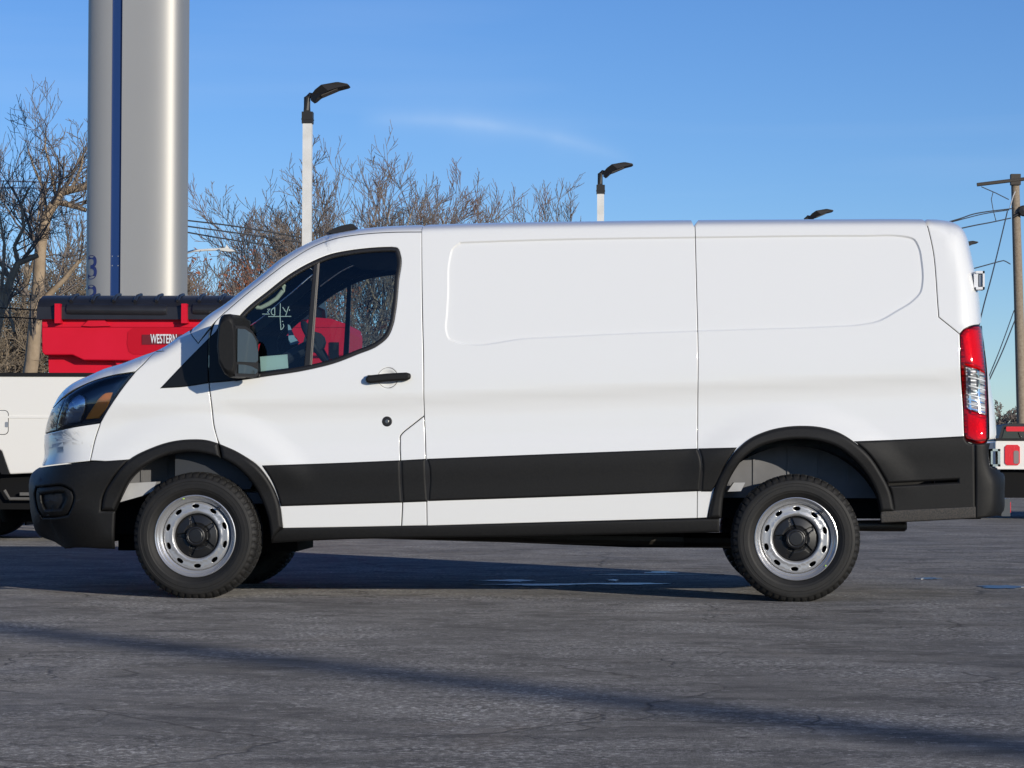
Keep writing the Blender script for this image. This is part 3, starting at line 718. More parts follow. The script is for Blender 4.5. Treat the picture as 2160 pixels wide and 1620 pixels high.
for k in range(10):
    a = math.radians(36*k+90+2); c = np.array([math.cos(a), math.sin(a)])*.1645; t = np.array([-math.sin(a), math.cos(a)]); rr_ = np.array([math.cos(a), math.sin(a)])
    HOLES.append(np.array([c+t*.0205*np.sign(math.cos(b))*abs(math.cos(b))**.8+rr_*.0115*math.sin(b) for b in np.linspace(0, 2*math.pi, 18, endpoint=False)]))
def hubf(x, z):
    r = np.sqrt(x*x+z*z); a = np.arctan2(z, x); y = np.interp(r, [0, .035, .040, .044, .052, .060, .075, .112, .122, .127], [.030, .0305, .034, .030, .033, .068, .062, .070, .078, .085])
    for k in range(5):
        b = math.radians(72*k+90+18); u = x*math.cos(b)+z*math.sin(b); v = -x*math.sin(b)+z*math.cos(b)
        w = .017*(1-np.clip((u-.060)/.055, 0, 1)*.45); m = np.clip(1-np.abs(v)/w, 0, 1)*((u > .052) & (u < .112))
        y = y+.014*np.clip(m*4, 0, 1)
    return y
wheel0 = None
def make_wheel(x, far, steer=0, spin=0):
    global wheel0
    w = bpy.data.objects.new('wheel', None); link(w, VAN)
    w.location = Vector((x, 2*CY if far else 0, .3415))-VAN.location; w.rotation_euler = (0, 0, (math.pi if far else 0)+math.radians(steer))
    if wheel0 is None:
        mk('tyre', TV, TFc, TYRE, w, True, 28)
        G().lathe([(.219, .050), (.2225, .034), (.2265, .0235), (.2255, .0195), (.2225, .0185), (.2185, .0215), (.2155, .030), (.2120, .0335), (.2085, .035), (.2060, .043), (.2035, .056), (.1990, .0625), (.1945, .064), (.1915, .070), (.1900, .082)], 96).build('rim', STEELB, w, True, 50)
        panel('wheel_disc', STEEL, circ(np.zeros(2), .1895, 90), [circ(np.zeros(2), .1235, 72)]+HOLES, w, yf=discf, sil=False, sides=(0,), gap=0, bev=.002, bw=.003, thick=.012, grid=.014)
        panel('hub', HUBM, circ(np.zeros(2), .127, 72), (), w, yf=hubf, sil=False, sides=(0,), gap=0, bev=0, thick=.002, grid=.0055, extra=[circ(np.zeros(2), q, 60) for q in (.035, .040, .044, .052, .060)])
        G().lathe([(.001, .105), (.205, .105), (.215, .20), (.215, .21), (.001, .21)], 40).build('dark_brake_backing', DARK, w, True)  # dark backing added so the holes of the wheel look shaded
        G().lathe([(.012, .005), (.012, .05)], 12, (.113*math.cos(.96), 0, .113*math.sin(.96)))  # unused valve shape
        G().tube([(.128, .050, .150), (.124, .028, .156)], .0045, 8).build('valve_stem', RUB, w)
        wheel0 = w
    else:
        for ch in wheel0.children:
            c = ch.copy(); link(c, w)
    for ch in w.children:
        if spin and ch.name.split('.')[0] in ('wheel_disc', 'hub', 'valve_stem'): ch.rotation_euler = (0, math.radians(spin), 0)
    return w
bpy.context.view_layer.update()
w1 = make_wheel(WF[0], False, steer=-2.5, spin=0)
w2 = make_wheel(WR[0], False, spin=4)
w3 = make_wheel(WF[0], True, steer=-2.5, spin=14); w4 = make_wheel(WR[0], True, spin=9)
YG = mat('yellow_green_paint', (.5, .75, .12), .5)
for w, a in ((w1, 108), (w2, -42)):
    a = math.radians(a); G().tube([(.216*math.cos(a-.02), .026, .216*math.sin(a-.02)), (.216*math.cos(a+.02), .026, .216*math.sin(a+.02))], .005, 6).build('paint_mark', YG, w)

# ---- wheel housings and underbody
def dz(o): return vp(o)
for (cx, cz), ry in ((WF, .50), (WR, .50)):
    for s in (0, 1):
        fy = (lambda y: y) if s == 0 else (lambda y: 2*CY-y)
        g = G(); n = 28; V = []
        for y in (.075, .33, .62):
            for i in range(n+1):
                a = math.radians(9+162*i/n); V.append((cx+.505*math.cos(a), fy(y), cz+.03+.475*math.sin(a)))
        F = [(k*(n+1)+i, k*(n+1)+i+1, (k+1)*(n+1)+i+1, (k+1)*(n+1)+i) for k in range(2) for i in range(n)]
        vp(g.add(V, F).build('wheel_housing', DARK, VAN, True))
        g = G(); pr = [(cx-.50, .56), (cx+.50, .56), (cx+.50, .72), (cx+.40, .90), (cx+.2, .975), (cx-.2, .975), (cx-.40, .90), (cx-.50, .72)]
        y0, y1 = sorted((fy(.34), fy(.36)))
        vp(g.prism(pr, y0, y1).build('inner_wing', WING, VAN))
        for xx in (-.36, -.22, -.03, .14, .3):      # pressed ribs
            a, b = sorted((fy(.332), fy(.342))); vp(G().box(cx+xx, cx+xx+.012, a, b, .60+abs(xx)*.1, .93-abs(xx)*.25).build('inner_rib', WING, VAN))
# pieces in a lighter colour, shaped as the sunlit patches inside the arches
for pts, y in (([(1548, 1018), (1572, 1018), (1563, 1036), (1535, 1037)], .12), ([(262, 1020), (330, 1016), (322, 1036), (300, 1046), (250, 1060)], .13)):
    w_ = [P(a, b, y) for a, b in pts]; vp(G().prism([(q[0], q[2]) for q in w_], y, y+.16).build('sunlit_piece', BAY, VAN))
g = G(); g.box(-2.90, -1.9, .40, 1.60, .34, .60); g.box(-1.9, 1.95, .42, 1.58, .445, .62); g.box(-1.86, .36, .14, 1.86, .40, .52); g.box(-2.95, -2.90, .2, 1.8, .30, .55)
g.box(-2.93, -1.9, .62, 1.38, .24, .40); vp(g.build('underbody', DARK, VAN))
g = G(); g.tube([(-1.6, .55, .36), (-.4, .62, .33), (.3, .6, .32)], .04, 10); g.tube([(-1.7, 1.2, .36), (0, 1.15, .30), (.9, 1.15, .30)], .045, 10)
g.tube([(.9, .30, .34), (.9, 1.7, .34)], .055, 12); g.lathe([(.001, -.13), (.10, -.13), (.15, 0), (.10, .13), (.001, .13)], 16, (.9, 1, .34))
vp(g.build('drive_line', mat('dark_steel', (.05, .045, .04), .5, metal=.5), VAN, True))
a, b = P(1800, 1109, .45), P(1908, 1109, .45)
vp(G().tube([a-np.array([.35, 0, -.06]), a, (a+b)/2, b, b+np.array([.012, 0, 0])], [.028, .03, .032, .032, .022], 14).build('exhaust_pipe', mat('exhaust_steel', (.12, .10, .08), .45, metal=.7), VAN, True))
# ---- cab interior
ir = lambda o: vp(o)
for s in (0, 1):
    r = panel('door_trim', TRIM, DOOR, holes=[inset(WIN, .004)], parent=VAN, off=.055, bev=0, gap=.01, thick=.0, sides=(s,)); vp(r)
    pth = siloff(a0, a1-2, .10); ys = [.16 if s == 0 else 1.84]*len(pth)
    vp(G().tube([(p[0], y, p[1]) for p, y in zip(pth, ys)][::3], .034, 10).build('pillar_trim', TRIM, VAN, True))
g = G(); g.box(-1.66, -1.04, .24, 1.76, 1.93, 1.95); g.build_ = None
hl_z = float(P(760, 500, .1)[2])
vp(g.build('headliner', TRIM, VAN))
vp(G().prismx([(.10, .45), (1.90, .45), (1.90, 1.2), (1.80, 1.88), (1.72, 1.97), (.28, 1.97), (.20, 1.88), (.10, 1.2)], -1.06, -1.03).build('bulkhead', TRIM, VAN))
vp(G().box(-2.6, -1.03, .12, 1.88, .52, .58).build('cab_floor', TRIM, VAN))
dash = [(-2.52, 1.10), (-2.40, 1.24), (-2.16, 1.27), (-1.98, 1.235), (-1.93, 1.15), (-1.97, .9), (-2.1, .6), (-2.52, .58)]
vp(G().prism(dash, .13, 1.87).build('dashboard', TRIM, VAN))
g = G(); g.prism([(-1.96, 1.18), (-2.02, 1.30), (-2.2, 1.31), (-2.25, 1.2)], .36, .72); vp(g.build('instrument_hood', TRIM, VAN))
# steering wheel
sc = P(664, 722, .52); a1_, a2_ = P(641, 683, .52), P(687, 762, .52); sv = (a2_-a1_); srad = np.linalg.norm(sv)/2*1.0; sv /= np.linalg.norm(sv)
ring = [tuple(sc+sv*srad*math.cos(t)*1.0+np.array([0, 1, 0])*.185*math.sin(t)) for t in np.linspace(0, 2*math.pi, 33)]
g = G().tube(ring, .016, 8, False); g.tube([sc, sc+np.array([-.28, 0, -.16])], .035, 10); g.tube([sc-sv*srad, sc+sv*srad], .014, 6); g.tube([sc+np.array([0, .18, 0]), sc-np.array([0, .18, 0])], .018, 6)
g.lathe([(.001, -.05), (.06, -.05), (.06, .05), (.001, .05)], 12, tuple(sc))
vp(g.build('steering_wheel', TRIM, VAN, True))
for yc in (.55, 1.42):
    g = G(); g.prism([(-1.62, .80), (-1.20, .78), (-1.13, .9), (-1.6, .95)], yc-.25, yc+.25); g.prism([(-1.24, .85), (-1.09, .85), (-1.07, 1.35), (-1.14, 1.38)], yc-.23, yc+.23)
    g.prism([(-1.16, 1.40), (-1.09, 1.40), (-1.08, 1.58), (-1.14, 1.58)], yc-.12, yc+.12); vp(g.build('seat', SEATM, VAN))
hp = [P(a, b, .17) for a, b in ((536, 641), (543, 649), (551, 649), (568, 640), (584, 629), (597, 613), (599, 604), (594, 596))]
vp(G().tube(hp, .0125, 10).build('grab_handle', BEIGE, VAN, True))
vp(G().prism([tuple(P(a, b, .8)[[0, 2]]) for a, b in ((600, 580), (615, 574), (617, 594), (612, 602), (602, 600))], .78, .82).build('rear_view_mirror', DARK, VAN))
vp(G().prism([tuple(P(a, b, .7)[[0, 2]]) for a, b in ((607, 684), (611, 686), (622, 712), (632, 723), (613, 728), (609, 722))], .70, .71).build('paper_sheet', PAPERB, VAN))
def onglass(name, m, pts, r, y=None, parent=None, far=False, n=5):
    o_ = []
    for px, py in pts:
        q = PS(px, py) if not far else P(px, py, 1.965)[[0, 2]]
        yy_ = float(surf(q[:1], q[1:])[0])+.026
        o_.append((q[0], yy_ if not far else 2*CY-yy_-.006, q[1]))
    return o_
def Z(*pts): return [(480+a/5.4, 520+b/5.4) for a, b in pts]
g = G()
for st in (Z((445, 712), (478, 706), (446, 740), (472, 768), (388, 766)), Z((530, 690), (530, 780)), Z((532, 690), (498, 712), (488, 742), (498, 770), (530, 782)), Z((594, 645), (590, 790), (600, 945)),
           Z((690, 680), (670, 735), (655, 785)), Z((620, 688), (655, 742)), Z((455, 795), (718, 793)), Z((600, 945), (620, 932), (634, 905), (626, 880)), Z((612, 851), (626, 849))):
    g.tube(onglass('', INK, st, 0), .0024, 5)
g.tube(onglass('', INK, Z((694, 722), (702, 722)), 0), .005, 6)
wr = g.build('marker_writing', INK, gp[0])
g = G(); g.tube(onglass('', RUB, Z((1690, 830), (1640, 760), (1605, 695), (1640, 625), (1685, 608), (1740, 650), (1755, 690), (1730, 720), (1660, 715), (1600, 690)), 0, far=True), .003, 5)
g.build('marker_writing', RUB, gp[1])
q = onglass('', PAPER, [(547, 752), (605, 747), (607, 776), (549, 783)], 0)
mk('window_sticker', [(a, b-.002, c) for a, b, c in q]+[(a, b+.001, c) for a, b, c in q], [(3, 2, 1, 0), (4, 5, 6, 7), (0, 1, 5, 4), (1, 2, 6, 5), (2, 3, 7, 6), (3, 0, 4, 7)], PAPER, gp[0])
# ---- door mirror (near and far)
def ring_(pts, y): return [P(a, b, y) for a, b in pts]
for s in (0, 1):
    root = bpy.data.objects.new('door_mirror', None); link(root, dn if s == 0 else df)
    fl = (lambda v: (v[0], v[1], v[2])) if s == 0 else (lambda v: (v[0], 2*CY-v[1], v[2]))
    o1 = [(460, 690), (464, 672), (472, 664), (484, 663), (492, 672), (496, 700), (497, 770), (494, 790), (484, 795), (473, 788), (461, 765), (457, 730)]
    def at(y, dx=0, k=1.0, rx=0):
        o_ = []
        for i, (a, b) in enumerate(o1):
            right = i in (4, 5, 6, 7); aa = 477+(a-477)*k+dx+(rx if right or i in (3, 8) else 0)
            o_.append(P(aa, 728+(b-728)*k, -.27))
        return [np.array([q[0], y, q[2]]) for q in o_]
    rings = [at(-.275, 0, .80), at(-.268, 0, .93), at(-.25, 0, 1.02), at(-.20, 0, 1.02, 3), at(-.12, 0, 1.02, 12), at(-.06, 0, 1.0, 20), at(-.045, 1, .93, 22)]
    n = len(o1); V = [fl(q) for r_ in rings for q in r_]; F = []
    for k in range(len(rings)-1):
        for j in range(n): F.append((k*n+j, k*n+(j+1) % n, (k+1)*n+(j+1) % n, (k+1)*n+j))
    F += [tuple(range(n)), tuple(range((len(rings)-1)*n, len(rings)*n))]
    mh = mk('mirror_housing', V, F, CLAD, root, True, 50)
    # slanted glass with a dark rim, facing backwards
    A = P(499, 690, -.255); B = P(499, 792, -.255); xo = .035
    def gq(t, z): return np.array([A[0]-.004+t*.098, -.25+t*.145, z])
    for nm, m, z0, z1, t0, t1, dx in (('mirror_rim', RUB, A[2]+.008, B[2]-.006, -.03, 1.03, 0), ('mirror_glass', mat('mirror_silver', (.10, .125, .135), .05, metal=1), A[2]-.008, B[2]+.075, .03, .97, .006),
                                      ('mirror_glass', MATS['mirror_silver'] if 'mirror_silver' in MATS else None, B[2]+.060, B[2]+.012, .08, .95, .006)):
        h_ = abs(z0-z1); tall = h_ > .12; cb = (.05 if tall else .015)
        c4 = [gq(t0, z1), gq(t1-.10, z1), gq(t1, z1+.012), gq(t1, z0-cb*1.5), gq(t1-.28, z0-cb*.45), gq(t1-.6, z0), gq(t0, z0)]
        c5 = [q+np.array([-.02, .012, 0]) for q in c4]; c4 = [q+np.array([dx, -dx*.6, 0]) for q in c4]
        nn_ = len(c4); mk(nm, [fl(q) for q in c4+c5], [tuple(range(nn_)), tuple(range(2*nn_-1, nn_-1, -1))]+[(k_, k_+nn_, (k_+1) % nn_+nn_, (k_+1) % nn_) for k_ in range(nn_)], m, root)
    g = G(); c = P(488, 790, -.05)
    g.box(c[0]-.02, c[0]+.10, -.06, .05, c[2]-.005, c[2]+.05); g.box(c[0]-.02, c[0]+.09, -.06, .05, c[2]+.27, c[2]+.30)
    if s: g.v = [fl(v) for v in g.v]
    g.build('mirror_arm', CLAD, root)
# ---- hinges on the rear corner
g = G(); z0, z1 = P(2066, 612, .22)[2], P(2066, 573, .22)[2]; x0 = P(2056, 590, .22)[0]; x1 = P(2074, 590, .22)[0]; yh = .16
for a_, b_ in ((z0, z0+.014), (z1-.014, z1)): g.box(x0, x1, yh, yh+.10, a_, b_)
g.box(x1-.010, x1, yh, yh+.10, z0, z1); g.box(x0-.01, x0+.012, yh+.01, yh+.10, z0+.012, z1-.012)
for s in (0, 1):
    gg = G(); gg.v = g.v if s == 0 else [(a_, 2*CY-b_, c_) for a_, b_, c_ in g.v]; gg.f = g.f; vp(gg.build('door_hinge', WHITEP, VAN))
g = G(); g.box(x0+.016, x1-.014, yh+.012, yh+.09, z0+.02, z1-.02); vp(g.build('hinge_pin', mat('hinge_steel', (.28, .29, .31), .35, metal=.8), VAN))
g = G(); z0, z1 = P(2095, 984, .2)[2], P(2095, 947, .2)[2]; x0 = P(2086, 960, .2)[0]; x1 = P(2106, 960, .2)[0]
for a_, b_ in ((z0, z0+.012), (z1-.012, z1)): g.box(x0, x1, .12, .22, a_, b_)
g.box(x1-.014, x1, .12, .22, z0, z1); g.box(x0, x0+.01, .12, .22, z0, z1)
for s in (0, 1):
    gg = G(); gg.v = g.v if s == 0 else [(a_, 2*CY-b_, c_) for a_, b_, c_ in g.v]; gg.f = g.f; vp(gg.build('door_hinge', CHROME, VAN))
c = P(2121, 1070, .75); vp(G().box(c[0]-.03, c[0]+.02, .70, 1.3, c[2]-.05, c[2]+.05).build('rear_step', mat('grey_plastic', (.08, .09, .1), .4), VAN))
vp(G().box(c[0]+.0205, c[0]+.026, .72, .86, c[2]-.03, c[2]+.03).build('reflector', REDB, VAN))
# door badge seen edge-on at the rear
# ---- roof marker
q0, q1 = P(690, 492, .5), P(752, 478, .5)
fin = [(690, 494), (705, 485), (722, 478.5), (742, 474.5), (749, 475.5), (753, 481), (735, 488), (705, 495)]
vp(G().prism([tuple(P(a_, b_, .50)[[0, 2]]) for a_, b_ in fin], .42, .62).build('roof_marker_lamp', RUB, VAN))
vp(G().prism([tuple(P(a_, b_, .50)[[0, 2]]) for a_, b_ in fin], 1.38, 1.58).build('roof_marker_lamp', RUB, VAN))
# ---- wipers
vp(G().tube([P(402, 706, .2), P(380, 712, .55), P(372, 716, 1.1)], .010, 6).build('wiper', RUB, VAN))
# ---------------------------------------------------------------- ground
def asphalt():
    m = bpy.data.materials.new('asphalt'); m.use_nodes = True
    n, l = m.node_tree.nodes, m.node_tree.links; b = n['Principled BSDF']
    t = n.new('ShaderNodeTexCoord')
    def noise(sc, det=6, rg=.6, scl=None, dist=0):
        z = n.new('ShaderNodeTexNoise'); z.inputs['Scale'].default_value = sc; z.inputs['Detail'].default_value = det; z.inputs['Roughness'].default_value = rg; z.inputs['Distortion'].default_value = dist
        if scl:
            mp_ = n.new('ShaderNodeMapping'); mp_.inputs['Scale'].default_value = scl; mp_.inputs['Rotation'].default_value = (0, 0, .25); l.new(t.outputs['Object'], mp_.inputs[0]); l.new(mp_.outputs[0], z.inputs[0])
        else: l.new(t.outputs['Object'], z.inputs[0])
        return z.outputs[0]
    def ramp(src, a, bb, c0=(0, 0, 0), c1=(1, 1, 1)):
        r = n.new('ShaderNodeValToRGB'); r.color_ramp.elements[0].position = a; r.color_ramp.elements[1].position = bb
        r.color_ramp.elements[0].color = (*c0, 1); r.color_ramp.elements[1].color = (*c1, 1); l.new(src, r.inputs[0]); return r.outputs[0]
    def mix(f, a, c, mode='MIX'):
        x = n.new('ShaderNodeMixRGB'); x.blend_type = mode
        if isinstance(f, float): x.inputs[0].default_value = f
        else: l.new(f, x.inputs[0])
        for i, q in ((1, a), (2, c)):
            if isinstance(q, tuple): x.inputs[i].default_value = (*q, 1)
            else: l.new(q, x.inputs[i])
        return x.outputs[0]
    base = ramp(noise(.55, 5, .6), .35, .68, ASPH[0], ASPH[1])
    base = mix(ramp(noise(2.3, 5, .65, (1, 2.2, 1), .6), .45, .62), base, ASPH[2])
    # pale worn patches with a ragged edge, broken up by grain
    worn = mix(1.0, ramp(noise(.9, 8, .74, None, .4), .44, .66), ramp(noise(42, 4, .65), .50, .60), 'MULTIPLY')
    base = mix(worn, base, ASPH[3])
    fleck = mix(1.0, ramp(noise(15, 5, .78), .555, .62), ramp(noise(1.7, 5, .7, None, .5), .38, .62, (.12,)*3), 'MULTIPLY'); base = mix(fleck, base, (.30, .29, .285))
    pit = ramp(noise(12, 5, .8, None, .3), .57, .66, (0, 0, 0), (.75,)*3); base = mix(pit, base, (.045, .042, .04))
    base = mix(1.0, base, ramp(noise(6, 6, .8), .3, .7, (.72,)*3, (1.28,)*3), 'MULTIPLY')
    grain = ramp(noise(170, 3, .7), .30, .75, (.5, .5, .5), (1.5, 1.5, 1.5)); base = mix(1.0, base, grain, 'MULTIPLY')
    warm = ramp(noise(.8, 4, .6, None, 1), .60, .74); wf = mix(.0, warm, warm); base = mix(mix(.7, warm, (0, 0, 0)), base, (.18, .152, .125))
    # cracks
    def cracks(scale, width, keep):
        mp_ = n.new('ShaderNodeMapping'); mp_.inputs['Scale'].default_value = (1, 1, 1); l.new(t.outputs['Object'], mp_.inputs[0])
        nz_ = n.new('ShaderNodeTexNoise'); nz_.inputs['Scale'].default_value = 2.2; nz_.inputs['Detail'].default_value = 5; l.new(t.outputs['Object'], nz_.inputs[0])
        ad = n.new('ShaderNodeMixRGB'); ad.blend_type = 'ADD'; ad.inputs[0].default_value = .35; l.new(mp_.outputs[0], ad.inputs[1]); l.new(nz_.outputs[1], ad.inputs[2])
        v = n.new('ShaderNodeTexVoronoi'); v.feature = 'DISTANCE_TO_EDGE'; v.inputs['Scale'].default_value = scale; l.new(ad.outputs[0], v.inputs[0])
        c = ramp(v.outputs['Distance'], 0, width, (1, 1, 1), (0, 0, 0))
        return mix(1.0, c, ramp(noise(.5, 3, .6, None, .5), keep, keep+.08), 'MULTIPLY')
    ck = mix(1.0, mix(1.0, cracks(.38, .0065, .42), cracks(1.5, .015, .50), 'LIGHTEN'), ramp(noise(11, 4, .7), .40, .62, (.55,)*3, (1,)*3), 'MULTIPLY')
    base = mix(ck, base, (.035, .032, .031))
    l.new(base, b.inputs['Base Color'])
    b.inputs['Specular IOR Level'].default_value = .07; b.inputs['Diffuse Roughness'].default_value = 1.0
    l.new(ramp(noise(1.3, 4), .3, .7, (.62,)*3, (.82,)*3), b.inputs['Roughness'])
    h = mix(.5, noise(140, 4, .7), noise(16, 6, .75)); h2 = mix(ck, h, (0, 0, 0))
    bp = n.new('ShaderNodeBump'); bp.inputs['Strength'].default_value = .55; bp.inputs['Distance'].default_value = .016
    l.new(h2, bp.inputs['Height']); l.new(bp.outputs[0], b.inputs['Normal'])
    return m
ASPH = [(.124, .119, .115), (.168, .160, .152), (.092, .088, .086), (.45, .44, .43)]
ASM = asphalt()
nx, ny = 60, 60
xs = np.linspace(-60, 60, nx+1); ys = np.linspace(-60, 60, ny+1)
xs = np.concatenate([[-900, -200], xs, [200, 900]]); ys = np.concatenate([[-900, -200], ys, [200, 900]])
gv = [(x, y, 0) for y in ys for x in xs]; k = len(xs)
gf = [(j*k+i, j*k+i+1, (j+1)*k+i+1, (j+1)*k+i) for j in range(len(ys)-1) for i in range(k-1)]
struct(mk('parking_lot', gv, gf, ASM))
# puddles: thin ragged wet sheets lying in the shade of the van
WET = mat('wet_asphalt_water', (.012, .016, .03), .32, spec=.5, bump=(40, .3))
rng = random.Random(5)
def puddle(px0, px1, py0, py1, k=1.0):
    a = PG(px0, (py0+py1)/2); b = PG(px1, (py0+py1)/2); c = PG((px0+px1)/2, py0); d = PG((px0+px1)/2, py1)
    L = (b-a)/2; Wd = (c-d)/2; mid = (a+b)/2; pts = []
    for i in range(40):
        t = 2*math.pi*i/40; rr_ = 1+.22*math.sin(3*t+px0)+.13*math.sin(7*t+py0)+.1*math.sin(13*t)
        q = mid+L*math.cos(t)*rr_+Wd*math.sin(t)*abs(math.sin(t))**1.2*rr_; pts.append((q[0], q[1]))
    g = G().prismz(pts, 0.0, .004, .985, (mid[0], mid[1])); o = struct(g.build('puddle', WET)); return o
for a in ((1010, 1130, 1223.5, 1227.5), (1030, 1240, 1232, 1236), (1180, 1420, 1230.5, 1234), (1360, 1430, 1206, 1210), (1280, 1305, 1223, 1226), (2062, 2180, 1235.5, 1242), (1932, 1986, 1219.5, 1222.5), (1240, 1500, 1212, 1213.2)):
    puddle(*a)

# ---------------------------------------------------------------- lamp posts
def lamp_post(px, pytop, s, hpx, label, visible_w, tilt=0.0):
    """px = pole axis in the photograph, s = pixels per metre at its distance"""
    dist = FPX/s; Y = CAM[1]+dist
    top = P(px, pytop, Y); k = s/154.0
    t = thing('lamp_post', label, 'lamp post', (top[0], top[1], 0), group='parking lot lamp posts')
    H = top[2]
    g = G(); g.box(-.062, .062, -.062, .062, .12, H, 0); g.build('pole', POLEW, t)
    g = G(); g.prismz([(-.13, -.13), (.13, -.13), (.13, .13), (-.13, .13)], 0, .12, .95); g.build('base', LAMPB, t)
    g = G(); g.box(-.075, .075, -.075, .075, H-.02, H+.14); g.box(-.08, .08, -.08, .08, H+.03, H+.045); g.build('collar', LAMPB, t)
    g = G(); g.tube([(-.01, 0, H+.14), (-.01, 0, H+.34), (.03, 0, H+.37), (.07, 0, H+.36)], [.05, .045, .045, .045], 10); g.box(-.05, .035, -.055, .055, H+.13, H+.16); g.build('tenon', LAMPB, t, True)
    prf = [(.045, .30), (.085, .27), (.115, .285), (.17, .345), (.30, .415), (.42, .455), (.555, .485), (.58, .50), (.56, .518), (.44, .538), (.40, .535), (.20, .50), (.11, .44), (.05, .37)]
    V = []; n = len(prf)
    ws = [.06, .08, .10, .15, .17, .17, .14, .12, .12, .14, .15, .15, .10, .06]
    for sg in (-1, 1): V += [(x, sg*w_, H+z) for (x, z), w_ in zip(prf, ws)]
    F = [tuple(range(n)), tuple(range(2*n-1, n-1, -1))]+[(i, i+n, (i+1) % n+n, (i+1) % n) for i in range(n)]
    hd = mk('lamp_head', V, F, LAMPB, t)
    mk('lens', [(.20, -.12, H+.352), (.42, -.12, H+.445), (.42, .12, H+.445), (.20, .12, H+.352), (.20, -.12, H+.362), (.42, -.12, H+.455), (.42, .12, H+.455), (.20, .12, H+.362)],
       [(0, 1, 2, 3), (7, 6, 5, 4), (0, 4, 5, 1), (1, 5, 6, 2), (2, 6, 7, 3), (3, 7, 4, 0)], mat('lamp_lens', (.10, .09, .08), .3), hd)
    return t
lamp_post(649, 258, 154, 0, 'tallest white lamp post with black head, left of the van roof', 20)
lamp_post(1267, 407, 118, 0, 'second white lamp post with black head rising behind the middle of the van roof', 17)
lamp_post(1701, 494, 97, 0, 'lamp post hidden by the van except its black head above the rear roof', 14)
lamp_post(2015, 553, 82, 0, 'farthest lamp post, only its dark head tip showing past the rear edge of the van', 10)
# power pole behind the photographer whose soft shadow crosses the foreground
sh = PG(1100, 1453); dirh = Vector((math.cos(SUN_AZ), math.sin(SUN_AZ), 0)); pb = Vector(sh)+dirh*46
t = thing('utility_pole', 'tall pole standing out of frame behind the camera, casting the long soft shadow', 'utility pole', (pb.x, pb.y, 0))
G().tube([(0, 0, 0), (0, 0, 15)], [.17, .14], 14).build('pole', WOOD, t, True)

# ---------------------------------------------------------------- sign tower
Yt = 30.0
def X(px, Y=Yt, py=500): return float(P(px, py, Y)[0])
def Zh(py, Y=Yt, px=1080): return float(P(px, py, Y)[2])
xl, xb0, xb1, xr = X(174), X(232.5), X(254.5), X(377.5)
t = thing('sign_tower', 'tall silver clad sign tower with vertical blue stripe and digits behind the red spreader', 'sign tower', ((xl+xr)/2, Yt, 0))
ox = (xl+xr)/2; HT = 13.5
def rr_prism(x0, x1, y0, y1, rl, rr, z0=0, z1=HT, taper=.0):
    pts = []
    def arc(cx, cy, r, a0, a1, n=18):
        for i in range(n+1):
            a = math.radians(a0+(a1-a0)*i/n); pts.append((cx+r*math.cos(a), cy+r*math.sin(a)))
    arc(x1-rr, y0+rr, rr, -90, 0) if rr else pts.append((x1, y0))
    arc(x1-rr, y1-rr, rr, 0, 90) if rr else pts.append((x1, y1))
    arc(x0+rl, y1-rl, rl, 90, 180) if rl else pts.append((x0, y1))
    arc(x0+rl, y0+rl, rl, 180, 270) if rl else pts.append((x0, y0))
    return G().prismz(pts, z0, z1)
TA = (xr-xl)/2; TB = .62
def ty(x, n=4.6): return TB-TB*(max(0, 1-abs(x/TA)**n))**(1/n)
def slab(xa, xb, off=0.0, n=40):                       # a slice of the rounded column between xa and xb
    ts = [xa+(xb-xa)*i/n for i in range(n+1)]
    if abs(xa+TA) < 1e-6: ts = [-TA*math.cos(math.pi/2*(i/n))**.5 if i < n else 0 for i in range(n+1)]; ts = [q for q in [-TA*(1-(1-abs(v)/TA)) for v in ts] if q <= xb]+[xb]
    if abs(xb-TA) < 1e-6: ts = sorted(set([xa]+[TA*math.sin(math.pi/2*(i/n))**.5 for i in range(n+1) if TA*math.sin(math.pi/2*(i/n))**.5 > xa]))
    pts = [(x, ty(x)+off) for x in ts]+[(x, 2*TB-ty(x)-off) for x in reversed(ts) if ty(x) < TB-1e-4]
    return G().prismz(pts, 0, HT)
slab(-TA, xb0-ox).build('side_column', SILVER, t, True, 40)
slab(xb1-ox, TA).build('main_column', SILVER, t, True, 40)
slab(xb0-ox, xb1-ox, .045, 4).build('blue_stripe', BLUE, t)
g = G()
for zz in (Zh(560), Zh(540)):
    for dx in (.03, .13): g.box(xb0-ox+dx-.008, xb0-ox+dx+.008, .038, .046, zz-.008, zz+.008)
g.build('screw', STEEL, t)
def text_mesh(name, s, size, m, parent, loc, sx=1.0, depth=.004, curve=None, bold=0):
    c = bpy.data.curves.new(name, 'FONT'); c.body = s; c.size = size; c.align_x = 'CENTER'; c.extrude = depth; c.offset = bold; c.resolution_u = 6
    o = bpy.data.objects.new(name, c); me = bpy.data.meshes.new_from_object(o); bpy.data.objects.remove(o)
    V = np.array([v.co[:] for v in me.vertices]); V = np.stack([V[:, 0]*sx+loc[0], -V[:, 2]+loc[1], V[:, 1]+loc[2]], 1)
    if curve: V = np.array([curve(v) for v in V])
    me.vertices.foreach_set('co', V.ravel()); me.materials.clear(); me.materials.append(m); me.update()
    me.name = name
    return link(bpy.data.objects.new(name, me), parent)
def colcurve(v):                     # wrap on the rounded corner of the side column
    return (v[0], ty(v[0])+v[1], v[2])
for k in range(3):
    text_mesh('digit', '3', .58, BLUEP, t, (X(194)-ox, -.004, Zh(588)-k*(Zh(535)-Zh(598))-.0), .80, .003, colcurve, .004)
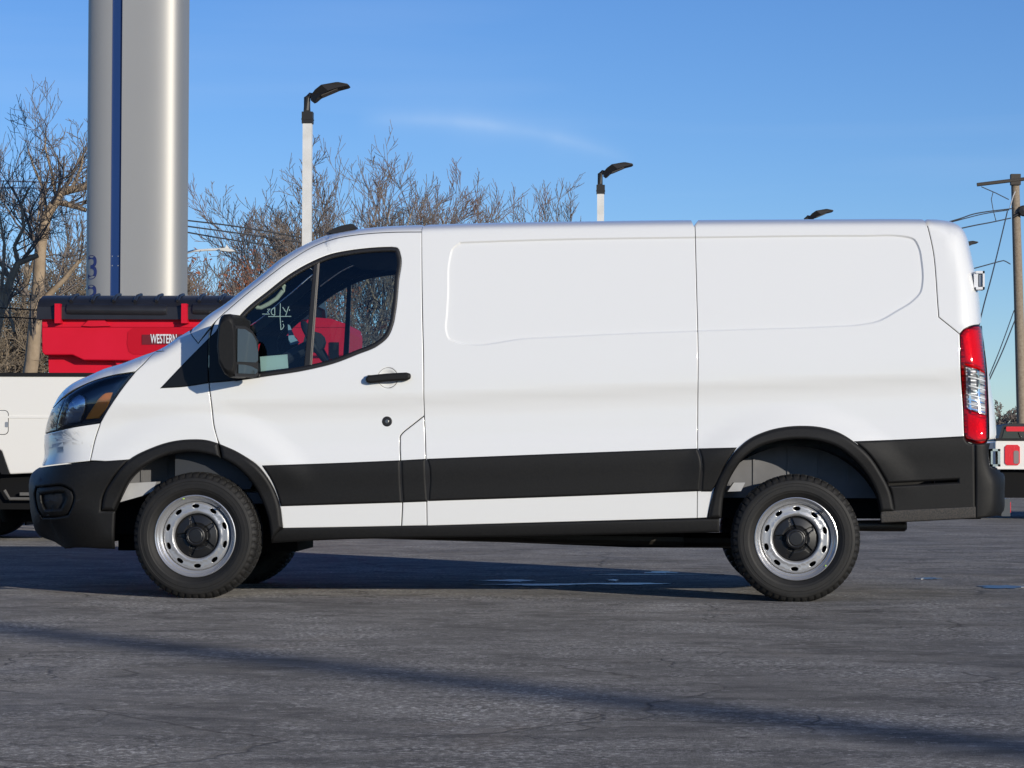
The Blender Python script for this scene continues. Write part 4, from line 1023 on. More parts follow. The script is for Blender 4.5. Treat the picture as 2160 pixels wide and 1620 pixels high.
# ---------------------------------------------------------------- red salt spreader
Ys = 13.0
def XZ(px, py, Y=Ys): q = P(px, py, Y); return (float(q[0]), float(q[2]))
hx0 = XZ(88, 700)[0]; hx1 = XZ(735, 700)[0]
t = thing('salt_spreader', 'red poly salt spreader hopper with black rolled tarp behind the van bonnet', 'salt spreader', ((hx0+hx1)/2, Ys+.7, 0))
hc = np.array([(hx0+hx1)/2, Ys+.7])
def loc(o): o.location = (-hc[0], -hc[1], 0); return o
up = [(88, 664), (640, 664), (661, 669), (698, 672), (730, 683), (734, 700), (733, 748), (520, 752), (480, 780), (400, 787), (176, 760), (152.7, 748.5), (93.6, 748.7), (88.5, 742.6), (87.5, 700)]
up = [(88, 664), (640, 664), (661, 669), (698, 672), (730, 683), (734, 700), (733, 750), (520, 752), (430, 762), (176, 759.5), (152.7, 748.5), (93.6, 748.7), (88.5, 742.6), (87.5, 700)]
g = G().prism([XZ(*q) for q in up], Ys, Ys+1.5)
body = loc(g.build('hopper_body', RED, t)); bm_ = body.modifiers.new('edge', 'BEVEL'); bm_.width = .012; bm_.segments = 2; bm_.limit_method = 'ANGLE'
lo = [(95, 742), (734, 742), (720, 830), (640, 900), (200, 900), (120, 830), (96, 790)]
loc(G().prism([XZ(*q) for q in lo], Ys+.16, Ys+1.35).build('lower_hopper', RED, t))
st = [(140, 748), (176, 759), (240, 759), (236, 775), (143, 778), (128, 757)]
stp = [(172, 758), (236, 759), (250, 778), (700, 778), (700, 745), (180, 745)]
loc(G().prism([XZ(*q) for q in stp], Ys+.09, Ys+1.4).build('hopper_rib', RED, t))
tarp_p = [(Ys+.42, 0), (Ys+.2, -.02), (Ys+.02, -.07), (Ys-.06, -.15), (Ys-.08, -.28), (Ys-.05, -.28), (Ys+.02, -.20), (Ys+.2, -.10), (Ys+1.3, -.10), (Ys+1.5, -.28), (Ys+1.53, -.28), (Ys+1.5, -.12), (Ys+1.2, 0)]
zt = XZ(90, 618)[1]
g = G().prismx([(a, b+zt) for a, b in tarp_p], XZ(81, 650)[0], XZ(655, 650)[0])
for k in range(12):
    px = 150+45*k; x_ = XZ(px, 630)[0]; g.tube([(x_, Ys+.35, zt+.005), (x_, Ys+.12, zt-.025), (x_, Ys-.02, zt-.085)], .018, 6)
loc(g.build('tarp', TARP, t, True, 30))
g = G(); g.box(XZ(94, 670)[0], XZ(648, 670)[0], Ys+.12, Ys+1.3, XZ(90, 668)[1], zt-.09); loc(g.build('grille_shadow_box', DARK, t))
def rx(px, py, Y=Ys): return XZ(px, py, Y)
for a, b in ((144, 354), (409, 640)):
    p0 = XZ(a, 654); p1 = XZ(b, 656)
    loc(G().tube([(p0[0], Ys-.03, p0[1]), (p0[0]+.04, Ys-.03, p0[1]), (p1[0]-.04, Ys-.03, p1[1]), (p1[0], Ys-.03, p1[1])], [.065, .068, .068, .062], 20).build('tarp_roll', TARP, t, True, 40))
for a in (126.5, 392.5):
    p = XZ(a, 642); q = XZ(a, 683); b1 = XZ(a-25, 664)
    loc(G().prism([(p[0]-.028, p[1]), (p[0]+.028, p[1]), (q[0]+.035, q[1]), (q[0]-.03, q[1])], Ys-.13, Ys+.06).build('bracket_post', RED, t))
    loc(G().prism([XZ(a-24, 661), XZ(a-6, 648), XZ(a-4, 664), XZ(a-8, 668)], Ys-.02, Ys+.04).build('tarp_clip', RUB, t))
pk = [(175, 688), (192, 672), (218, 672), (235, 688), (219, 688.5), (194, 689)]
loc(G().prism([XZ(*q) for q in pk], Ys-.04, Ys+.04).build('pocket', RED, t))
# raised ledge line along the top of the body
loc(G().box(XZ(90, 684)[0], XZ(730, 684)[0], Ys-.014, Ys+.02, XZ(300, 690)[1], XZ(300, 684)[1]).build('ledge', RED, t))
lg = [(268, 725), (270, 700), (282, 690), (600, 690), (600, 745), (283, 748), (272, 742)]
loc(G().prism([XZ(*q) for q in lg], Ys-.006, Ys+.01).build('logo_panel', REDMARK, t))
pl = [(300, 706), (385, 705), (392, 715), (385, 726), (300, 727)]
loc(G().prism([XZ(*q) for q in pl], Ys-.014, Ys).build('name_plate', mat('plate_dark_red', (.16, .01, .015), .4), t))
c = XZ(346, 724); loc(text_mesh('lettering', 'WESTERN', .135, WHITEP, t, (c[0], Ys-.018, c[1]), .46, .003, None, .002))
loc(G().box(XZ(700, 0)[0], XZ(719, 0)[0], Ys-.02, Ys+.02, XZ(700, 757)[1], XZ(700, 722)[1]).build('black_plate', DARK, t))
g = G()
for x_ in (hx0+.25, (hx0+hx1)/2, hx1-.25):
    for y_ in (Ys+.3, Ys+1.1): g.box(x_-.04, x_+.04, y_-.04, y_+.04, 0, 1.2)
g.box(hx0+.2, hx1-.2, Ys+.3, Ys+.38, .98, 1.06); g.box(hx0+.2, hx1-.2, Ys+1.05, Ys+1.13, .98, 1.06)
loc(g.build('stand', DARK, t))

# ---------------------------------------------------------------- pickups
def pickup(name_label, cat, xr_, Y, face, top, paint, low=.63, lamp=False, bumper_black=False, group=None):
    """xr_ = x of the tail end, face = -1 nose to the left, +1 nose to the right"""
    t = thing('pickup_truck', name_label, cat, (xr_+face*2.9, Y+1.0, 0))
    fx = lambda d: xr_+face*d                # distance from the tail forwards
    def bx_(x0, x1): return (fx(x0), fx(x1)) if face > 0 else (fx(x1), fx(x0))
    def rel(o): o.location = (-(xr_+face*2.9), -(Y+1.0), 0); return o
    wc = 1.42; n = 16
    # bed side: outline with a squared wheel opening
    for y0, y1 in ((Y, Y+.09), (Y+1.91, Y+2.0)):
        pts = [(0.0, low+.04), (0.0, top-.02), (.02, top), (2.52, top), (2.52, low), (wc+.60, low)]
        arch = [(wc+.56, .74), (wc+.52, .85), (wc+.43, .885), (wc-.43, .885), (wc-.52, .85), (wc-.56, .74), (wc-.60, low)]
        pts += arch
        o = rel(G().prism([(fx(a), b) for a, b in pts], y0, y1).build('bed_side', paint, t)); mb = o.modifiers.new('b', 'BEVEL'); mb.width = .02; mb.segments = 3; mb.limit_method = 'ANGLE'
        ar2 = [(wc+.60, low)]+arch; inn = [(wc+(a-wc)*.88, b-.045 if b > low+.01 else b) for a, b in ar2]
        yy0 = y0-.02 if y0 == Y else y0; yy1 = y1 if y0 == Y else y1+.02
        g = G()
        for i in range(len(ar2)-1):
            q = [ar2[i], ar2[i+1], inn[i+1], inn[i]]; g.prism([(fx(a), b) for a, b in q], yy0, yy1)
        rel(g.build('arch_trim', CLAD, t))
    rel(G().box(*bx_(.03, 2.5), Y+.09, Y+1.91, .78, .84).build('bed_floor', DARK, t))
    rel(G().box(*bx_(-.01, .05), Y+.08, Y+1.92, .72, top-.02, .01).build('tailgate', paint, t))
    rel(G().box(*bx_(.0, 2.52), Y-.012, Y+.10, top-.005, top+.03, .008).build('bed_rail', CLAD, t))
    # crease pressed along the side
    rel(G().prism([(fx(.03), top-.395), (fx(2.5), top-.395), (fx(2.5), top-.375), (fx(.03), top-.375)], Y-.006, Y+.01).build('side_crease', paint, t))
    # cab
    cab = [(2.56, low), (2.56, top+.03), (2.66, top+.08), (2.72, 1.93), (2.9, 1.97), (4.1, 1.96), (4.75, 1.46), (5.75, 1.40), (5.9, 1.3), (5.93, low+.1), (5.6, low-.05), (2.6, low-.08)]
    o = rel(G().prism([(fx(a), b) for a, b in cab], Y+.01, Y+1.99).build('cab', paint, t)); mb = o.modifiers.new('b', 'BEVEL'); mb.width = .05; mb.segments = 3; mb.limit_method = 'ANGLE'
    for q in ([(2.8, 1.45), (2.84, 1.88), (3.45, 1.88), (3.45, 1.45)], [(3.52, 1.45), (3.52, 1.88), (4.02, 1.88), (4.55, 1.47)]):
        for y_ in (Y+.004, Y+1.99): rel(G().prism([(fx(a), b) for a, b in q], y_, y_+.01).build('window', DGLASS, t))
    g = G(); g.box(*bx_(.25, 5.6), Y+.35, Y+1.65, .38, .72); g.box(*bx_(.1, wc-.42), Y+.14, Y+1.86, .30, .70); rel(g.build('chassis', DARK, t))  # wide rear box added so the underside reads as black shade
    if not lamp: rel(G().box(*bx_(wc-.42, wc-.40), Y+.05, Y+.40, .12, .70).build('shade_flap', DARK, t)); rel(G().box(*bx_(wc-.42, wc-.40), Y+1.5, Y+1.95, .12, .70).build('shade_flap', DARK, t))  # black flaps added to stand in for the shade behind the wheels
    rel(G().box(*bx_(2.3, 4.3), Y+.16, Y+.30, .40, .46).build('side_step', CLAD, t))
    if not lamp: rel(G().lathe([(.001, 0), (.40, 0), (.42, .05), (.42, .22), (.40, .27), (.001, .27)], 32, (fx(.70), Y+.95, .17), axis='z').build('shade_filler', DARK, t, True))  # black drum added to fill the shade under the bed
    bm = CLAD if bumper_black else CHROME
    rel(G().box(*bx_(-.14, .0), Y+.02, Y+1.98, .16 if bumper_black else .50, low+.01 if bumper_black else .70, .03).build('rear_bumper', bm, t))
    for xx in (wc, 4.95):
        for y_ in (Y+.03, Y+1.69):
            g = G().lathe([(.22, 0), (.39, 0), (.41, .03), (.41, .25), (.39, .28), (.22, .28)], 40, (fx(xx), y_, .41), closed=True)
            w_ = rel(g.build('wheel', TYRE, t, True))
            g = G().lathe([(.23, .0), (.21, .05), (.10, .09), (.001, .09)], 24, (fx(xx), y_+.01, .41)); r_ = g.build('rim', STEEL, w_, True)
    if lamp:
        x0, x1 = bx_(.13, .335)
        rel(G().box(x0, x1, Y-.014, Y+.05, top-.34, top-.06, .03).build('tail_lamp', REDB, t))
        xx0, xx1 = bx_(.25, .32)
        rel(G().box(xx0, xx1, Y-.019, Y, top-.32, top-.14, .015).build('reverse_lens', mat('smoky_lens', (.25, .2, .2), .15, coat=1), t))
    else:
        rel(G().box(*bx_(-.03, .10), Y-.01, Y+.1, top-.62, top-.2, .02).build('tail_lamp', REDB, t))
    return t, rel, fx
Yp = 10.0
sP = FPX/(Yp+14.38)
topz = float(P(60, 793, Yp)[2])
tlx = float(P(205, 850, Yp)[0])
tp_, relp, fxp = pickup('cream white pickup truck parked behind the van, cropped by the left edge of the photo', 'pickup truck', tlx, Yp, -1, topz, CREAM)
# round-cornered fuel door and the tow step below
def rrect(cx, cz, w, h, r, n=5):
    o = []
    for sx, sz, a0 in ((1, 1, 0), (-1, 1, 90), (-1, -1, 180), (1, -1, 270)):
        for i in range(n+1):
            a = math.radians(a0+90*i/n); o.append((cx+sx*(w/2-r)+r*math.cos(a), cz+sz*(h/2-r)+r*math.sin(a)))
    return o
fc = P(-4, 891, Yp)
relp(G().prism(rrect(fc[0], fc[2], .20, .23, .04), Yp-.002, Yp+.02).build('fuel_door_gap', RUB, tp_))
relp(G().prism(rrect(fc[0], fc[2], .188, .218, .036), Yp-.005, Yp+.02).build('fuel_door', CREAM, tp_))
relp(G().prism(rrect(fc[0]+.082, fc[2]-.02, .03, .05, .008), Yp-.008, Yp+.02).build('fuel_door_latch', STEEL, tp_))
a_, b_ = P(12, 1034, Yp+.1), P(62, 1052, Yp+.1)
g = G().tube([(a_[0], Yp+.05, a_[2]), (a_[0]+.05, Yp+.05, b_[2]), (b_[0]+.1, Yp+.05, b_[2])], .016, 8); g.box(a_[0]+.14, b_[0]+.06, Yp+.07, Yp+.16, b_[2]+.03, a_[2]-.02); relp(g.build('tow_step', mat('step_alloy', (.16, .15, .135), .5, metal=.3), tp_))
Yr = 22.0; sR = FPX/(Yr+14.38)
t2z = float(P(2140, 929, Yr)[2])
trx = float(P(2099, 950, Yr)[0])
tr_, relr, fxr = pickup('white pickup truck with red tail lamp half hidden behind the rear of the van', 'pickup truck', trx, Yr, 1, t2z, CREAM, low=t2z-.42, lamp=True, bumper_black=True)
# dark hatchback further back, seen from behind, its wiper and red bar above the pickup bed
Yd = 52.0
q0 = P(2096, 893, Yd); q1 = P(2252, 930, Yd); wz = q0[2]; cx = (q0[0]+q1[0])/2; hw = (q1[0]-q0[0])/2
t = thing('parked_suv', 'dark sport utility car with red rear light bar, just above the white pickup bed', 'car', (cx, Yd, 0))
prf = [(-hw+.05, .45), (-hw, .8), (-hw, 1.12), (-hw+.1, 1.35), (-hw+.22, wz-.06), (-hw+.42, wz), (hw-.42, wz), (hw-.22, wz-.06), (hw-.1, 1.35), (hw, 1.12), (hw, .8), (hw-.05, .45)]
o = G().prism(prf, 0, 4.3).build('body', mat('dark_blue_paint', (.012, .012, .014), .5), t)
G().prism([(-hw+.14, 1.2), (-hw+.27, wz-.14), (hw-.27, wz-.14), (hw-.14, 1.2)], -.02, .03).build('rear_window', DGLASS, t)
G().box(-hw+.3, hw-.3, -.06, .03, wz-.20, wz-.08, .02).build('light_bar', REDB, t)
G().tube([(-.30, -.05, wz-.22), (-.22, -.05, wz-.42)], .02, 6).build('wiper', RUB, t)
for sx in (-1, 1):
    G().box(sx*hw-.12, sx*hw+.12 if sx < 0 else sx*hw, -.02, .06, .95, 1.15).build('tail_lamp', REDB, t)
    G().lathe([(.001, 0), (.33, 0), (.33, .22), (.001, .22)], 24, (0, 0, 0)).build('wheel', TYRE, t, True).location = (sx*(hw-.25), .8, .33)

# ---------------------------------------------------------------- utility pole and wires
Yu = 79.0
t0, b0 = P(2141, 370, Yu), P(2160, 1010, Yu)
t = thing('utility_pole', 'weathered wooden utility pole with crossarm near the right edge of the photo', 'utility pole', (b0[0], Yu, 0))
lx = t0[0]-b0[0]
G().tube([(0, 0, 0), (lx*.5, 0, t0[2]*.5), (lx, 0, t0[2])], [.20, .17, .145], 16).build('pole', WOOD, t, True)
ca, cb = P(2059, 391, Yu), P(2225, 371, Yu)
G().tube([ca-np.array([b0[0], Yu+.22, 0]), cb-np.array([b0[0], Yu+.22, 0])], .065, 6).build('crossarm', mat('dark_weathered_wood', (.07, .06, .05), .85), t)
G().box(lx-.17, lx+.17, -.24, .05, t0[2]-.35, t0[2]+.03).build('pole_cap', mat('dark_weathered_wood', (.07, .06, .05), .85), t)
q = P(2157, 446, Yu); G().tube([(q[0]-b0[0]-.35, -.16, q[2]-.2), (q[0]-b0[0]+.05, -.16, q[2])], .06, 8).build('clamp_arm', RUB, t)
G().lathe([(.001, -.12), (.16, -.1), (.2, 0), (.16, .12), (.001, .14)], 12, (q[0]-b0[0], -.2, q[2])).build('insulator_drum', RUB, t, True)
g = G()
for x_, z_ in ((2140, 408), (2136, 430)): pass
g.tube([P(2140, 405, Yu)-np.array([b0[0], Yu+.2, 0]), P(2135, 415, Yu)-np.array([b0[0], Yu+.25, 0]), P(2128, 440, Yu)-np.array([b0[0], Yu+.25, 0])], .02, 5); g.build('ground_wire', WIREB, t)
def wire(pts, Y0, Y1, r, m, label, group='overhead cables', sag=None):
    n = len(pts); g = G(); w_ = []
    for i, (a, b) in enumerate(pts): w_.append(P(a, b, Y0+(Y1-Y0)*i/(n-1)))
    w2_ = catmull(w_, .8) if n > 2 else w_
    g.tube(w2_, r, 5); o = g.build('overhead_cable', m); tag(o, label, 'cable', group); return o
R_ = .022
wire([(1500, 600), (1760, 532), (2008, 466), (2060, 450), (2134, 440)], 60, Yu-.2, R_, WIRE, 'upper cable meeting the wooden pole from behind the van roof corner')
wire([(1500, 602), (1760, 534), (2012, 467), (2075, 451), (2128, 443)], 61, Yu-.2, R_*.8, WIRE, 'thin cable just under the upper cable at the wooden pole')
wire([(1500, 622), (1800, 536), (2030, 481), (2090, 469), (2132, 460)], 60, Yu-.2, R_, WIRE, 'second cable reaching the wooden pole below the upper pair')
wire([(1500, 700), (1800, 632), (2055, 566), (2110, 551), (2120, 551), (2131, 557)], 60, Yu-.2, R_*.9, WIRE, 'lower cable ending at the middle of the wooden pole')
wire([(2125, 446), (2105, 530), (2090, 590), (2070, 665), (2000, 975)], Yu-.2, 62, R_, WIRE, 'steep guy wire dropping left from the wooden pole top')
wire([(2070, 394), (2100, 407), (2128, 421)], Yu-.3, Yu-.2, R_*.8, WIRE, 'jumper wire slanting from the crossarm to the pole')
wire([(2095, 404), (2091, 420), (2095, 443), (2101, 466)], Yu-.3, Yu-.2, R_*.7, WIRE, 'short hanging jumper wire left of the pole')
wire([(2139, 655), (2110, 735), (2078, 815), (2022, 968)], Yu, 66, R_*.8, WIRE, 'left one of two thin guy wires low on the wooden pole')
wire([(2141, 675), (2115, 740), (2086, 803), (2008, 968)], Yu, 66, R_, WIRE, 'right one of two thin guy wires low on the wooden pole')
for a, lab in (([(-20, 381), (80, 384), (174, 388)], 'upper bright cable left of the sign tower'), ([(-20, 396), (80, 397), (174, 401)], 'lower bright cable left of the sign tower')):
    wire(a, 50, 46, .018, WIREB, lab)
for a, lab in (([(378, 463), (500, 478), (641, 502)], 'top cable between the sign tower and the tallest lamp post'), ([(378, 475), (510, 493), (641, 512)], 'middle cable between the sign tower and the tallest lamp post'),
               ([(378, 487), (470, 503), (600, 522)], 'lowest cable between the sign tower and the tallest lamp post')):
    wire(a, 50, 60, .02, WIRE, lab)
for a, lab in (([(-20, 648), (40, 652), (85, 655)], 'dark upper cable low across the left tree trunks'), ([(-20, 669), (40, 670), (90, 674)], 'dark lower cable low across the left tree trunks')):
    wire(a, 33, 33, .012, RUB, lab)
# cobra head street light right of the tower
Yc = 55.0
pts = [P(a, b, Yc) for a, b in ((300, 575), (340, 556), (379, 538), (408, 529), (440, 527), (466, 526))]
t = thing('street_light', 'pale cobra head street light reaching out beside the sign tower', 'street light', (pts[0][0], Yc, 0))
o = np.array([pts[0][0], Yc, 0])
G().tube([(0, 0, 0), (0, 0, pts[0][2])], [.12, .08], 10).build('pole', POLEW, t, True)
G().tube([p-o for p in pts], .035, 8).build('arm', POLEW, t, True)
q = [P(a, b, Yc)-o for a, b in ((464, 525), (476, 523.5), (490, 526), (499, 531), (484, 531.5), (466, 529))]
hd = G().prism([(v[0], v[2]) for v in q], -.15, .15).build('lamp_head', POLEW, t)
q = [P(a, b, Yc)-o for a, b in ((475, 524), (478, 516), (481, 520), (484, 525))]
G().prism([(v[0], v[2]) for v in q], -.03, .03).build('photocell', POLEW, t)
# ---------------------------------------------------------------- trees
def seg_mesh(name, segs, m, parent=None, n=3):
    A = np.array([s[0] for s in segs], float); B = np.array([s[1] for s in segs], float); ra = np.array([s[2] for s in segs]); rb = np.array([s[3] for s in segs])
    T = B-A; L = np.linalg.norm(T, axis=1); T /= L[:, None]+1e-9
    up_ = np.tile([.3, .2, .93], (len(A), 1)); a = np.cross(T, up_); ln = np.linalg.norm(a, axis=1); bad = ln < .05
    a[bad] = np.cross(T[bad], [1, 0, 0]); a /= np.linalg.norm(a, axis=1)[:, None]; b = np.cross(T, a)
    V = np.zeros((len(A), 2*n, 3))
    for j in range(n):
        q = 2*math.pi*j/n; d = a*math.cos(q)+b*math.sin(q); V[:, j] = A+d*ra[:, None]; V[:, n+j] = B+d*rb[:, None]
    base = (np.arange(len(A))*2*n)[:, None]
    F = np.concatenate([base+np.array([[j, (j+1) % n, n+(j+1) % n, n+j]]) for j in range(n)])
    me = bpy.data.meshes.new(name); V = V.reshape(-1, 3)
    me.vertices.add(len(V)); me.vertices.foreach_set('co', V.ravel()); me.loops.add(F.size); me.loops.foreach_set('vertex_index', F.ravel().astype(np.int32))
    me.polygons.add(len(F)); me.polygons.foreach_set('loop_start', np.arange(0, F.size, 4, dtype=np.int32)); me.polygons.foreach_set('loop_total', np.full(len(F), 4, np.int32))
    me.polygons.foreach_set('use_smooth', np.ones(len(F), bool))
    me.materials.append(m); me.update(); me.validate()
    return link(bpy.data.objects.new(name, me), parent)

def grow(rng, p, d, L, r, lev, maxlev, big, fine, upw=.10, kids=(3, 5), wob=.16, rmin=.006, tips=None, ang=(25, 55), curl=0):
    n = 4 if lev < 2 else 3
    d = Vector(d).normalized(); p = Vector(p); pts = [p.copy()]; dirs = [d.copy()]
    for i in range(n):
        j = Vector((rng.gauss(0, wob), rng.gauss(0, wob), rng.gauss(0, wob)))
        d = (d+j+Vector((0, 0, upw))).normalized(); p = p+d*(L/n); pts.append(p.copy()); dirs.append(d.copy())
    dst = big if lev <= 1 else fine
    for i in range(n):
        a = max(rmin, r*(1-.62*i/n)); b = max(rmin*.8, r*(1-.62*(i+1)/n)); dst.append((pts[i][:], pts[i+1][:], a, b))
    if lev >= maxlev:
        if tips is not None: tips.append(pts[-1])
        return
    k = rng.randint(*kids)
    for c in range(k):
        f = (c+.6+rng.random()*.6)/(k+.4) if lev else .35+.65*(c+rng.random()*.5)/k
        f = min(f, 1); i = min(int(f*n), n-1); base = pts[i].lerp(pts[i+1], f*n-i); dd = dirs[i+1]
        ax = dd.orthogonal().normalized(); ax.rotate(Matrix.Rotation(rng.random()*6.283, 3, dd)); nd = dd.copy(); nd.rotate(Matrix.Rotation(math.radians(rng.uniform(*ang)), 3, ax))
        grow(rng, base, nd, L*rng.uniform(.52, .78)*(1-.25*f), r*rng.uniform(.42, .60)*(1-.2*f), lev+1, maxlev, big, fine, upw, kids, wob, rmin, tips, ang)

def leaves(name, tips, rng, per, size, spread, m, parent):
    V = []; F = []
    for tp in tips:
        for _ in range(per):
            c = tp+Vector((rng.gauss(0, spread), rng.gauss(0, spread), rng.gauss(0, spread))); a = Vector((rng.uniform(-1, 1), rng.uniform(-1, 1), rng.uniform(-1, 1))).normalized(); b = a.orthogonal().normalized()
            s = size*rng.uniform(.5, 1.2); k = len(V); V += [c-a*s, c+b*s*.5, c+a*s, c-b*s*.5]; F.append((k, k+1, k+2, k+3))
    o = mk(name, V, F, m, parent); return o

def tree(px, ptop, Y, label, seed, maxlev=5, stems=1, lean=0, tw=TWIG, kids=(3, 5), r0=None, rmin=.006, spread=.5, leafy=0, cat='tree', upw=.09, group='bare trees behind the lot', base_px=None, wob=.15, trunkfrac=.30, ang=(22, 50)):
    rng = random.Random(seed)
    topp = P(px, ptop, Y); H = topp[2]; bxp = P(base_px if base_px is not None else px, 970, Y)
    t = thing('tree' if cat == 'tree' else 'shrub', label, cat, (bxp[0], Y, 0), group=group)
    big = []; fine = []; tips = [] if leafy else None
    r0 = r0 or H*.016
    for s in range(stems):
        a = rng.random()*6.283 if stems > 1 else 0; sp = spread*(.4+.6*rng.random()) if stems > 1 else .05
        d = Vector((math.cos(a)*sp+lean, math.sin(a)*sp*.6, 1))
        grow(rng, (rng.uniform(-.3, .3)*(stems > 1), rng.uniform(-.3, .3)*(stems > 1), 0), d, H*trunkfrac*(1.15 if stems > 1 else 1.0), r0*(1 if stems == 1 else .6), 0, maxlev, big, fine, upw, kids, wob, rmin, tips, ang)
    zmax = float(np.quantile([s[1][2] for s in fine], .996)); k = H/zmax
    big = [(tuple(v*k for v in a), tuple(v*k for v in b), c, d) for a, b, c, d in big]; fine = [(tuple(v*k for v in a), tuple(v*k for v in b), c, d) for a, b, c, d in fine]
    seg_mesh('trunk', big, BARK, t, 6)
    seg_mesh('crown', fine, tw, t, 3)
    if leafy: leaves('leaves', [Vector(q)*k for q in tips if rng.random() < .6], rng, leafy, .06, .22, LEAFO, t)
    return t

# big leaning tree left of the tower: trunk and main limbs follow the photograph
def limb(rng, path, Y, r0, r1, big, fine, o, sub=9, lev=2, subL=2.2, maxlev=5, upw=.12, side=1.0):
    w_ = [Vector(P(a, b, Y)-o) for a, b in path]; n = len(w_)
    for i in range(n-1):
        ra = r0+(r1-r0)*i/(n-1); rb = r0+(r1-r0)*(i+1)/(n-1); big.append((w_[i][:], w_[i+1][:], ra, rb))
    for s in range(sub):
        f = (s+rng.random())/sub*.92+.08; i = min(int(f*(n-1)), n-2); b = w_[i].lerp(w_[i+1], f*(n-1)-i)
        d = (w_[i+1]-w_[i]).normalized(); d = d+Vector((rng.gauss(0, .8*side), rng.gauss(0, .7), rng.uniform(-.1, .9)))
        grow(rng, b, d, subL*rng.uniform(.6, 1.2), (r0+(r1-r0)*f)*.45, lev, maxlev, big, fine, upw, (3, 5), .17, .0055, None, (25, 55))
def named_tree(label, Y, limbs, seed, base):
    rng = random.Random(seed); b = P(base, 970, Y); o = np.array([b[0], Y, 0])
    t = thing('tree', label, 'tree', (b[0], Y, 0), group='bare trees behind the lot'); big = []; fine = []
    for L in limbs: limb(rng, L[0], Y+rng.uniform(-.3, .3) if L is not limbs[0] else Y, L[1], L[2], big, fine, o, *L[3:])
    seg_mesh('trunk', big, BARK, t, 7); seg_mesh('crown', fine, TWIG, t, 3); return t
named_tree('large bare tree with a tan trunk leaning right up to the sign tower', 36.0, [
    ([(30, 1000), (52, 860), (68, 760), (78, 640), (86, 520), (98, 455), (118, 425)], .17, .09, 6, 2, 1.3, 5),
    ([(118, 425), (128, 405), (150, 400), (178, 394), (192, 391)], .10, .06, 5, 2, 1.1, 5),
    ([(118, 425), (140, 430), (160, 436), (182, 444)], .07, .04, 5, 2, 1.0, 5),
    ([(98, 455), (92, 400), (70, 350), (58, 310)], .04, .012, 5, 3, .8, 5),
    ([(118, 420), (110, 370), (95, 310), (96, 275)], .035, .012, 6, 3, .9, 5),
    ([(150, 400), (160, 380), (172, 350), (176, 322)], .045, .015, 4, 3, .8, 5),
    ([(72, 700), (100, 625), (135, 590), (172, 545)], .08, .04, 6, 2, 1.6, 5)], 11, 30)
named_tree('crooked dark bare tree at the far left edge, its trunk forked and knobbly', 34.0, [
    ([(-50, 1000), (-20, 760), (0, 660), (22, 590), (38, 555), (80, 538)], .11, .05, 4, 2, 1.0, 5),
    ([(38, 555), (30, 520), (50, 480), (45, 430), (62, 395)], .045, .02, 5, 3, 1.1, 5),
    ([(22, 590), (5, 560), (-20, 540)], .05, .03, 5, 2, 1.2, 5),
    ([(30, 700), (20, 660), (22, 640)], .03, .02, 3, 3, .8, 5),
    ([(0, 660), (10, 520), (-5, 430), (8, 380)], .035, .012, 5, 3, .8, 5)], 12, -50)
tree(20, 300, 55, 'tall pale twiggy tree behind the two trunks at the far left', 21, 5, 1, 0, kids=(3, 4), rmin=.009)
tree(60, 260, 60, 'tall slender bare tree whose top twigs show left of the sign tower', 24, 5, 1, -.04, kids=(3, 4), rmin=.008, spread=.3, ang=(15, 32), upw=.15)
tree(100, 440, 50, 'bare tree close behind the left side of the sign tower', 23, 5, 3, 0, rmin=.008)
for i, (px, pt, Y, sd, lab) in enumerate(((-30, 520, 42, 31, 'low tangled shrub at the very left edge above the pickup bed'), (25, 560, 44, 32, 'dense brown shrub left of the leaning trunk'), (70, 590, 46, 33, 'dense tangled shrub right behind the leaning trunk'),
                                         (120, 560, 43, 34, 'tangled shrub between the leaning trunk and the red spreader'), (160, 540, 47, 35, 'tangled shrub directly beside the sign tower base'))):
    tree(px, pt, Y, lab, sd, 5, 6, 0, tw=TWIGT, kids=(3, 4), r0=.07, rmin=.009, spread=1.0, cat='shrub', group='tangled shrubs behind the pickup', upw=.04, wob=.25, ang=(30, 65))
# trees between tower and van roof
MID = [(745, 300, 62, 46, 'tallest round bare tree behind the first lamp post', 7, .02, TWIG, .42), (650, 385, 64, 42, 'wide bare tree leaning left beyond the first lamp post', 4, -.12, TWIG, .55),
       (680, 390, 68, 47, 'dense bare tree just behind the first lamp post', 3, 0, TWIGR, .5), (855, 360, 66, 49, 'bare tree with reddish twigs right of the tallest one', 5, .05, TWIGR, .45),
       (965, 388, 70, 44, 'smaller bare tree above the front seam of the van roof', 4, 0, TWIG, .45),
       (1085, 394, 72, 45, 'rightmost bare tree in the row above the van roof', 4, .0, TWIG, .42), (1020, 425, 76, 46, 'low bare tree between the two small crowns above the van roof', 3, 0, TWIGR, .5)]
for px, pt, Y, sd, lab, st_, ln, tw_, sp_ in MID: tree(px, pt, Y, lab, sd, 5, st_, ln, tw=tw_, kids=(3, 4), rmin=.0085, spread=sp_, trunkfrac=.36, ang=(18, 42), upw=.11, wob=.09)
tree(415, 540, 50, 'small dark budded tree just right of the sign tower', 51, 5, 3, 0, kids=(3, 4), rmin=.008, spread=.6, wob=.11)
tree(480, 520, 54, 'bushy bare tree under the cobra head street light', 52, 5, 2, 0, kids=(3, 4), rmin=.008, spread=.5, wob=.11)
tree(535, 505, 58, 'bushy bare tree between the street light and the van windscreen', 53, 5, 2, 0, kids=(3, 4), rmin=.008, spread=.5, wob=.11)
tree(575, 552, 52, 'low tree holding rust brown leaves beside the windscreen pillar', 54, 5, 4, 0, kids=(3, 4), rmin=.009, spread=.8, tw=TWIGR, leafy=3)
